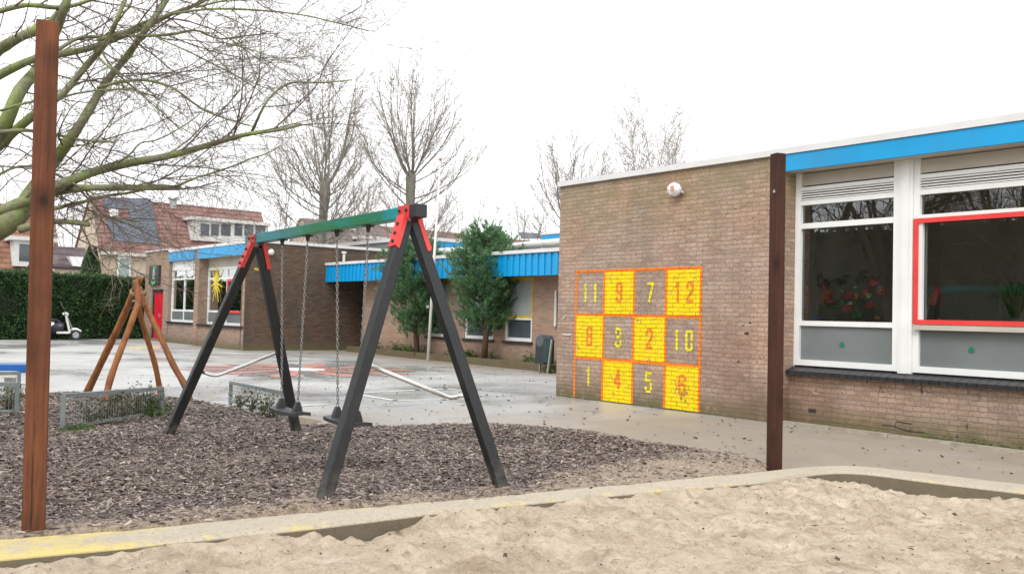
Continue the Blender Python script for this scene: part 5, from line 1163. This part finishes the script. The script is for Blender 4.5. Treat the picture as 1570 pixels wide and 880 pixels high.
# rows further along
yC0 = yA1 + 7
h_, rf2 = house(PX(487, 350, hxE).y, PX(604, 350, hxE).y, 'house with brown tiled roof seen above the swing beam', ze - .35, zr - .15, tile_gr)
dormer(h_, 556, 600, 366, 384, [(562, 574), (580, 594)])
slab_px([(533, 347), (541, 348), (544, 354), (536, 353)], .14, .1, whiteframe, 'skylight', rf2)
h_, rf3 = house(PX(604, 350, hxE).y + .1, PX(735, 350, hxE).y, 'house with long red brown roof left of the broad pine', ze - .3, zr - .2, tile_red); slab_px([(663, 346), (668, 346), (668, 350), (663, 350)], .14, .25, steel, 'roof_vent', rf3)
h_, rf4 = house(PX(735, 350, hxE).y + .1, PX(850, 350, hxE).y, 'house with red brown roof right of the broad pine', ze - .3, zr - .3, tile_red); slab_px([(706 + 0, 354), (710, 354), (711, 358), (706, 358)], .14, .25, steel, 'roof_vent', rf3)
slab_px([(795, 357), (838, 359), (838, 366), (800, 366)], .14, .08, slate_solar, 'solar_panel', rf4)
# left houses
def simple_house(X, px0, px1, ytop, yeave, label, tile, slope_w=2.6):
    y0, y1 = PX(px0, yeave, X).y, PX(px1, yeave, X).y; z0 = PX(px0, yeave, X).z; z1 = PX(px0, ytop, X - slope_w).z
    h = thing('house', label, 'house', (X, (y0 + y1) / 2, 0), 'row of houses behind the school'); part('wall', MB().box(X - 6, X, y0, y1, 0, z0), render_beige, h)
    part('gable', MB().poly([(X, y1, z0), (X - slope_w, y1, z1), (X - 6, y1, z0)]).poly([(X, y0, z0), (X - slope_w, y0, z1), (X - 6, y0, z0)]), tile_or, h)
    m_ = MB(); nn = Vector((.1, 0, .12)); P0 = [Vector((X + .1, y0 - .2, z0)), Vector((X + .1, y1 + .2, z0)), Vector((X - slope_w, y1 + .2, z1)), Vector((X - slope_w, y0 - .2, z1))]; m_.hexa(P0 + [p + nn for p in P0]); P0 = [Vector((X - slope_w, y0 - .2, z1)), Vector((X - slope_w, y1 + .2, z1)), Vector((X - 6.1, y1 + .2, z0)), Vector((X - 6.1, y0 - .2, z0))]; m_.hexa(P0 + [p + Vector((0, 0, .12)) for p in P0])
    part('roof', m_, tile, h); return h
hl = simple_house(-58, -110, 88, 306, 412, 'house with orange tiled roof and white dormer behind the left post', tile_or)
dormer(hl, 22, 83, 368, 405, [(30, 48), (54, 74)], X=-57.6)
gl = simple_house(-50, 84, 133, 381, 412, 'low outbuilding with purple tiled roof and white skylight box', tile_dark, 1.4)
p0, p1 = PX(107, 393, -49.8), PX(128, 409, -49.8); part('skylight', MB().hexa([(-50.4, p0.y + .15, p1.z), (-49.7, p0.y + .15, p1.z), (-49.7, p1.y - .15, p1.z), (-50.4, p1.y - .15, p1.z), (-51.2, p0.y, p0.z), (-49.9, p0.y, p0.z), (-49.9, p1.y, p0.z), (-51.2, p1.y, p0.z)]), white, gl)

# ------------------------------------------------------------------ bare trees
def branch(mb, p, d, L_, r0, depth, r, P, tw=None):
    """one limb, then its side limbs"""
    n_ = P['seg'][depth]; pts = [p]; dd = d.copy(); rad = [r0]
    for k in range(n_):
        dd = (dd + Vector((r.gauss(0, 1), r.gauss(0, 1), r.gauss(0, 1))) * P['wob'][depth] + Vector((0, 0, P['up'][depth]))).normalized(); pts.append(pts[-1] + dd * L_ / n_); rad.append(r0 * (1 - (1 - P['tip']) * (k + 1) / n_))
    (tw if tw is not None and depth >= P['twd'] else mb).tube(pts, rad, P['sides'][depth], depth == 0)
    if depth + 1 >= len(P['n']) + 1 or depth >= len(P['n']): return
    for k in range(P['n'][depth]):
        t = P['t0'][depth] + (1 - P['t0'][depth]) * (k + r.random()) / P['n'][depth]; f = t * n_; i = min(int(f), n_ - 1); q = pts[i].lerp(pts[i + 1], f - i); ax = (pts[i + 1] - pts[i]).normalized()
        o = ax.orthogonal().normalized(); o.rotate(Matrix.Rotation(r.uniform(0, 6.28), 3, ax)); ang = math.radians(r.gauss(P['ang'][depth], 8)); nd = (ax * math.cos(ang) + o * math.sin(ang)).normalized()
        branch(mb, q, nd, L_ * P['len'][depth] * (1.15 - .65 * t) * r.uniform(.75, 1.2), max(P['rmin'], rad[i] * P['rr'][depth]), depth + 1, r, P, tw)
def bare_tree(base, fork_z, top_z, r0, leaders, spread, seed, label, mat=farbark, tmat=paletwig, dens=1.0, name='bare_tree', group='bare winter trees behind the school', lowb=True, rmin=.008):
    r = random.Random(seed); b = Vector(base); t = thing(name, label, 'tree', b, group); tr_ = MB(); cr = MB(); tw = MB()
    fk = b + Vector((r.uniform(-.2, .2), r.uniform(-.2, .2), fork_z)); tr_.tube([b + Vector((0, 0, -.2)), b.lerp(fk, .5) + Vector((.1, -.08, 0)), fk, fk + Vector((0, 0, .5))], [r0 * 1.25, r0, r0 * .95, r0 * .6], 9)
    H_ = top_z - fork_z; P = dict(seg=[8, 5, 3], wob=[.06, .10, .13], up=[.085, .045, .03], tip=.1, sides=[5, 3, 3], n=[int(19 * dens), int(8 * dens)], t0=[.06, .1], ang=[40, 40], len=[.42, .36], rr=[.34, .5], rmin=rmin, twd=1)
    for k in range(leaders):
        a = k * 6.283 / leaders + r.uniform(-.3, .3); s_ = spread * r.uniform(.35, 1.0) * (.15 if k == 0 else 1); d = Vector((math.cos(a) * s_, math.sin(a) * s_, .8)).normalized(); branch(cr, b.lerp(fk, r.uniform(.78, 1.0)), d, H_ * r.uniform(1.0, 1.2) * (1.05 - .2 * s_ / max(spread, .01)), r0 * r.uniform(.3, .45), 0, r, P, tw)
    if lowb:
        for k in range(int(9 * dens)):
            z = r.uniform(.45, .97); a = r.uniform(0, 6.28); d = Vector((math.cos(a), math.sin(a), r.uniform(.25, .9))).normalized(); branch(cr, b.lerp(fk, z), d, H_ * r.uniform(.35, .55), r0 * .2, 0, r, dict(P, n=[int(14 * dens), int(5 * dens)]), tw)
    part('trunk', tr_, mat, t, smooth=True); cr_ = part('crown', cr, mat, t); part('twigs', tw, tmat, cr_)
    return t
def fan_tree(base, fork_z, top_z, r0, leaders, rad, seed, label, low=14, sub=1.0, group='bare winter trees behind the school', lean=(0, 0)):
    """lopped street tree: a short trunk and many upright shoots that fill an oval crown"""
    r = random.Random(seed); b = Vector(base); t = thing('bare_tree', label, 'tree', b, group); tr_ = MB(); cr = MB(); tw = MB(); fk = b + Vector((lean[0], lean[1], fork_z)); Hh = top_z - fork_z
    tr_.tube([b + Vector((0, 0, -.2)), b.lerp(fk, .4) + Vector((.12, -.1, 0)), b.lerp(fk, .8) + Vector((-.06, .05, 0)), fk, fk + Vector((0, 0, .35))], [r0 * 1.2, r0, r0 * .98, r0 * 1.15, r0 * .5], 10)
    P1 = dict(seg=[0, 6, 3], wob=[0, .07, .12], up=[0, .06, .04], tip=.35, sides=[5, 3, 3], n=[0, 6], t0=[0, .12], ang=[0, 36], len=[0, .42], rr=[0, .7], rmin=.0105, twd=1)
    def shoot(st, a, R_, L_, w_, nb):
        nb = int(nb * .72)
        pts = []; n_ = 10; ph = r.uniform(0, 6)
        for k in range(n_ + 1):
            u = k / n_; q = R_ * (1 - (1 - u) ** 1.9); pts.append(st + Vector((math.cos(a) * q + .07 * math.sin(ph + u * 7), math.sin(a) * q + .07 * math.cos(ph + u * 6), L_ * (u ** 1.15))))
        cr.tube(pts, [w_ * (1 - .85 * k / n_) for k in range(n_ + 1)], 5, False)
        for k in range(nb):
            u = .08 + .9 * (k + r.random()) / nb; f = u * n_; i = min(int(f), n_ - 1); q = pts[i].lerp(pts[i + 1], f - i); aa = a + r.gauss(0, .85); el = r.uniform(.75, 1.5)
            d = Vector((math.cos(aa), math.sin(aa), el)).normalized(); branch(tw, q, d, sub * (2.7 - 1.8 * u) * r.uniform(.55, 1.2), .014 if u > .3 else .018, 1, r, P1, tw)
    for k in range(leaders):
        R_ = rad * math.sqrt((k + .5) / leaders) * r.uniform(.85, 1.1); shoot(fk + Vector((0, 0, -r.uniform(0, .25))), k * 2.4, R_, Hh * (1 - .3 * (R_ / rad) ** 2) * r.uniform(.93, 1.0), r0 * r.uniform(.15, .27), 24)
    for k in range(low):
        z = r.uniform(.4, .97); a = k * 2.4 + r.uniform(-.3, .3); shoot(b.lerp(fk, z), a, rad * r.uniform(1.0, 1.6), Hh * r.uniform(.25, .55), r0 * .17, 16)
    part('trunk', tr_, farbark, t, smooth=True); cr_ = part('crown', cr, farbark, t); part('twigs', tw, paletwig, cr_); return t
def at(px, D): p = PD(px, 480, D); return (p.x, p.y, 0)
fan_tree(at(484, 42), PD(495, 285, 42).z, PD(480, 72, 42).z, .2, 10, 2.0, 11, 'tall bare tree with dark forked trunk above the swing beam', low=20, lean=(.1, .2))
fan_tree(at(624, 46), PD(626, 272, 46).z, PD(640, 80, 46).z, .23, 12, 2.2, 12, 'tall bare tree with fan shaped crown behind the flagpole', low=20, sub=1.15)
fan_tree(at(868, 52), PD(868, 345, 52).z, PD(868, 185, 52).z, .18, 12, 2.4, 13, 'bare tree showing just above the left end of the number grid wall', low=16, sub=1.1)
birch = bark_mat('birch_bark', (.3, .28, .24), (.4, .36, .32))
bare_tree(at(1000, 60), PD(1000, 330, 60).z, PD(1000, 150, 60).z, .14, 8, .6, 14, 'pale thin birch above the middle of the number grid wall', mat=birch, tmat=birch, dens=1.5, rmin=.014)
for i, (px_, D, yt, lab) in enumerate(((1052, 66, 170, 'small faint bare tree right of the pale birch'), (560, 58, 235, 'low bare tree between the two tall bare trees'), (430, 56, 285, 'scrubby bare tree above the dark brick wall'), (105, 78, 250, 'bare scrubby tree seen between the left post and the gable'), (30, 74, 200, 'bare tree behind the orange roofed house'), (320, 74, 235, 'bare tree behind the solar panel roof'), (705, 56, 285, 'small bare tree behind the flagpole to its right'), (800, 50, 285, 'small spreading bare tree above the corrugated fascia'))):
    z = PD(px_, yt, D).z; bare_tree(at(px_, D), z * .35, z, .12, 5, .7, 40 + i, lab, tmat=paletwig, dens=.75, rmin=.012, lowb=False)

# near mossy tree at the left
nt = thing('mossy_tree', 'large bare tree with moss green limbs reaching over the yard from the left', 'tree', (*PD(-150, 480, 10.6).xy, 0))
lim = MB(); twg = MB(); r = random.Random(5)
DT = 10.4
def limb(pts, w0, w1, D0, D1, n_side=8, twigs=8, tl=1.6):
    PW = 2.7 if w0 > 35 else 1.15
    """pts in photograph pixels, widths in pixels, distances run from D0 to D1"""
    n_ = len(pts); q = []; rad = []
    for i, (x, y) in enumerate(pts):
        t = i / (n_ - 1); D = D0 + (D1 - D0) * t + .25 * math.sin(i * 1.9 + D0); q.append(PD(x, y, D)); rad.append((w1 + (w0 - w1) * (1 - t) ** PW) * D / F / 2)
    # smooth resample
    o = []; ra = []
    for i in range(n_ - 1):
        p_1, p0_, p1_, p2_ = q[max(i - 1, 0)], q[i], q[i + 1], q[min(i + 2, n_ - 1)]
        for t in (0, .33, .67): o.append(.5 * ((2 * p0_) + (p1_ - p_1) * t + (2 * p_1 - 5 * p0_ + 4 * p1_ - p2_) * t * t + (-p_1 + 3 * p0_ - 3 * p1_ + p2_) * t ** 3)); ra.append((rad[i] * (1 - t) + rad[i + 1] * t) * r.uniform(.92, 1.1))
    o.append(q[-1]); ra.append(rad[-1]); lim.tube(o, ra, n_side)
    P = dict(seg=[7, 5, 3], wob=[.13, .15, .17], up=[.012, .03, .03], tip=.2, sides=[4, 3, 3], n=[12, 5], t0=[.1, .12], ang=[42, 45], len=[.42, .45], rr=[.55, .6], rmin=.0017, twd=0)
    for k in range(twigs):
        t = .15 + .85 * (k + r.random()) / twigs; f = t * (len(o) - 1); i = min(int(f), len(o) - 2); ax = (o[i + 1] - o[i]).normalized(); e = ax.orthogonal().normalized(); e.rotate(Matrix.Rotation(r.uniform(0, 6.28), 3, ax)); d = (ax * .75 + e * .75 + Vector((.25, .32, -.08))).normalized()
        branch(twg, o[i], d, tl * r.uniform(.6, 1.25), min(.010, ra[i] * .5), 0, r, P, twg)
LT = [
 ([(-200, 470), (-110, 400), (-50, 365), (0, 348), (28, 325), (52, 290), (85, 245), (125, 188), (160, 130), (196, 85), (222, 48), (245, 15), (268, -20)], 58, 8, 10.6, 9.6, 12, 11),
 ([(-120, 400), (-60, 300), (-20, 240), (8, 190), (30, 140), (62, 100), (87, 45), (103, 0), (115, -40)], 28, 9, 10.6, 10.2, 10, 6),
 ([(-110, 390), (-50, 275), (0, 222), (50, 178), (95, 145), (135, 98), (164, 65), (180, 29), (196, -10)], 17, 5, 10.6, 9.4, 8, 8),
 ([(-20, 362), (30, 335), (60, 303), (87, 287), (124, 271), (164, 258), (204, 249), (255, 240), (305, 227), (345, 215), (385, 205), (430, 199), (462, 191)], 19, 4.5, 10.5, 8.6, 8, 13),
 ([(385, 205), (404, 164), (422, 142), (447, 127), (480, 127), (508, 126), (540, 123)], 4.5, 1.8, 8.95, 8.5, 5, 5),
 ([(0, 325), (45, 305), (87, 294), (120, 289), (150, 288), (218, 288), (275, 288)], 15, 7.5, 10.3, 9.3, 8, 8),
 ([(268, 287), (300, 273), (327, 265), (360, 254), (385, 243), (408, 236), (431, 223)], 4, 1.6, 9.3, 9.0, 4, 5),
 ([(-100, 200), (-40, 140), (0, 115), (55, 90), (100, 82), (145, 72), (225, 40), (262, 22), (300, 8), (350, -20)], 14, 5, 10.7, 9.4, 7, 9),
 ([(-90, 150), (-30, 100), (0, 76), (30, 58), (55, 45), (80, 32), (110, -10)], 18, 9, 10.8, 10.5, 7, 5),
 ([(60, 90), (95, 73), (124, 58), (182, 56), (255, 54), (298, 47), (318, 54), (338, 60), (370, 56), (407, 52)], 6, 2.2, 10.0, 9.2, 5, 8),
 ([(150, 62), (190, 50), (218, 36), (255, 24), (313, 15), (375, 15), (455, 22), (510, 34), (565, 48)], 5.5, 1.8, 9.9, 8.8, 5, 11),
 ([(0, 203), (40, 200), (87, 207), (125, 215), (175, 218)], 6, 3, 10.2, 9.6, 6, 4),
 ([(150, 88), (175, 110), (204, 134), (230, 157), (255, 178), (280, 202)], 3, 1.5, 9.6, 9.4, 4, 5),
 ([(150, 135), (185, 126), (218, 123), (245, 128), (269, 138), (309, 167), (345, 182), (382, 193)], 5, 2.4, 9.8, 9.0, 5, 8),
 ([(30, 352), (60, 344), (85, 340), (113, 341), (136, 345)], 12, 6, 10.2, 9.7, 7, 2),
 ([(60, 325), (85, 320), (104, 315), (130, 309), (160, 301), (190, 297), (222, 291)], 7, 3.5, 10.0, 9.5, 6, 4),
 ([(128, 341), (145, 333), (170, 334), (190, 336), (214, 338)], 2.8, 1.8, 9.7, 9.5, 4, 2),
 ([(0, 170), (40, 158), (90, 150), (140, 140), (200, 138), (240, 150)], 4, 2, 10.3, 9.4, 5, 7),
 ([(-10, 20), (40, 8), (100, 12), (160, -5), (240, -14)], 8, 4, 10.3, 9.4, 5, 7),
 ([(-10, 272), (30, 255), (75, 262), (110, 280), (150, 300)], 4, 2, 10.3, 9.6, 5, 6),
 ([(180, 250), (200, 236), (215, 220), (240, 215), (270, 200), (300, 180), (330, 150)], 3.2, 1.4, 9.5, 9.0, 4, 6),
 ([(245, 60), (290, 80), (330, 100), (370, 120), (420, 140)], 3, 1.2, 9.2, 8.7, 4, 8),
 ([(300, 12), (350, 0), (400, -5), (470, -12)], 3.5, 1.6, 9.2, 8.7, 4, 8),
 ([(330, 62), (380, 75), (430, 90), (480, 85)], 2.4, 1.0, 9.1, 8.6, 4, 7),
]
for L__ in LT: limb(*L__)
tb = PD(-150, 480, 10.6); trk = MB().tube([(tb.x - .3, tb.y, -.2), (tb.x - .2, tb.y, 1.0), PD(-205, 478, 10.65), PD(-160, 380, 10.6), PD(-120, 260, 10.7), PD(-100, 60, 10.7), PD(-90, -160, 10.8)], [.42, .36, .33, .27, .2, .15, .1], 12)
part('trunk', trk, mossbark, nt, smooth=True); lo_ = part('crown', lim, mossbark, nt, smooth=True); part('twigs', twg, twigbark, lo_)

# what the windows mirror: trees, hedge and a house behind the photographer
hh_ = thing('hedge', 'tall dark hedge behind the photographer mirrored in the classroom windows', 'hedge', (-10, -16, 0)); part('core', MB().box(-34, 4, -17.5, -16, 0, 5.5), M('hedge_core_far', (.12, .13, .09), .9), hh_)
rr2 = np.random.default_rng(5); N = 16000; C = np.stack([rr2.uniform(-34, 4, N), rr2.uniform(-16.1, -15.7, N), rr2.uniform(0, 5.9, N)], -1); quads('foliage', leafq(C, .16, rr2), shrubleaf, hh_)
for i, (x_, y_, hz_, ln) in enumerate(((-9.5, -9, 10, 'leftmost'), (-13, -10.5, 11, 'second'), (-17, -9.5, 10.5, 'third'), (-21.5, -11, 11, 'fourth'), (-5.5, -8.5, 10, 'fifth'))):
    bare_tree((x_, y_, 0), 2.2, hz_, .3, 7, .75, 90 + i, 'dark bare tree behind the photographer mirrored in the glass, ' + ('nearest the sandpit' if i == 0 else 'by the tall hedge' if i == 1 else 'of the middle of the row' if i == 2 else 'farthest from the sandpit' if i == 3 else 'closest to the window wall'), mat=twigbark, tmat=twigbark, dens=.8, rmin=.02, group='trees mirrored in the classroom windows')

# ------------------------------------------------------------------ light
wd_ = bpy.data.worlds.new('World'); SC.world = wd_; wd_.use_nodes = True; nt_ = wd_.node_tree; nt_.nodes.clear()
o = nt_.nodes.new('ShaderNodeOutputWorld'); bg = nt_.nodes.new('ShaderNodeBackground'); sk = nt_.nodes.new('ShaderNodeTexSky'); sk.sky_type = 'NISHITA'; sk.sun_disc = False
SE, SR = math.radians(48), math.radians(150)
sk.sun_elevation = SE; sk.sun_rotation = SR; sk.dust_density = 4; sk.air_density = 1.0; sk.ozone_density = 1
hs_ = nt_.nodes.new('ShaderNodeHueSaturation'); hs_.inputs['Saturation'].default_value = .06
mxn = nt_.nodes.new('ShaderNodeMix'); mxn.data_type = 'RGBA'; mxn.inputs[0].default_value = .72; mxn.inputs[7].default_value = (7.6, 7.7, 7.8, 1)   # an even cloud deck over the clear sky
nt_.links.new(sk.outputs[0], hs_.inputs['Color']); nt_.links.new(hs_.outputs[0], mxn.inputs[6]); nt_.links.new(mxn.outputs[2], bg.inputs[0]); bg.inputs[1].default_value = .15; nt_.links.new(bg.outputs[0], o.inputs[0])
sl_ = bpy.data.lights.new('sun', 'SUN'); sl_.energy = .9; sl_.angle = math.radians(25); sl_.color = (1, .97, .92); so = bpy.data.objects.new('sun', sl_); COL.objects.link(so)
sdir = Vector((math.sin(SR) * math.cos(SE), math.cos(SR) * math.cos(SE), math.sin(SE)))
so.rotation_euler = sdir.to_track_quat('Z', 'Y').to_euler()
SC.view_settings.view_transform = 'Standard'; SC.view_settings.look = 'None'; SC.view_settings.exposure = .72; SC.view_settings.gamma = 1; SC.view_settings.use_curve_mapping = False
SC.cycles.max_bounces = 6; SC.cycles.transparent_max_bounces = 12
for o in bpy.data.objects:
    if '_o' in o: del o['_o']
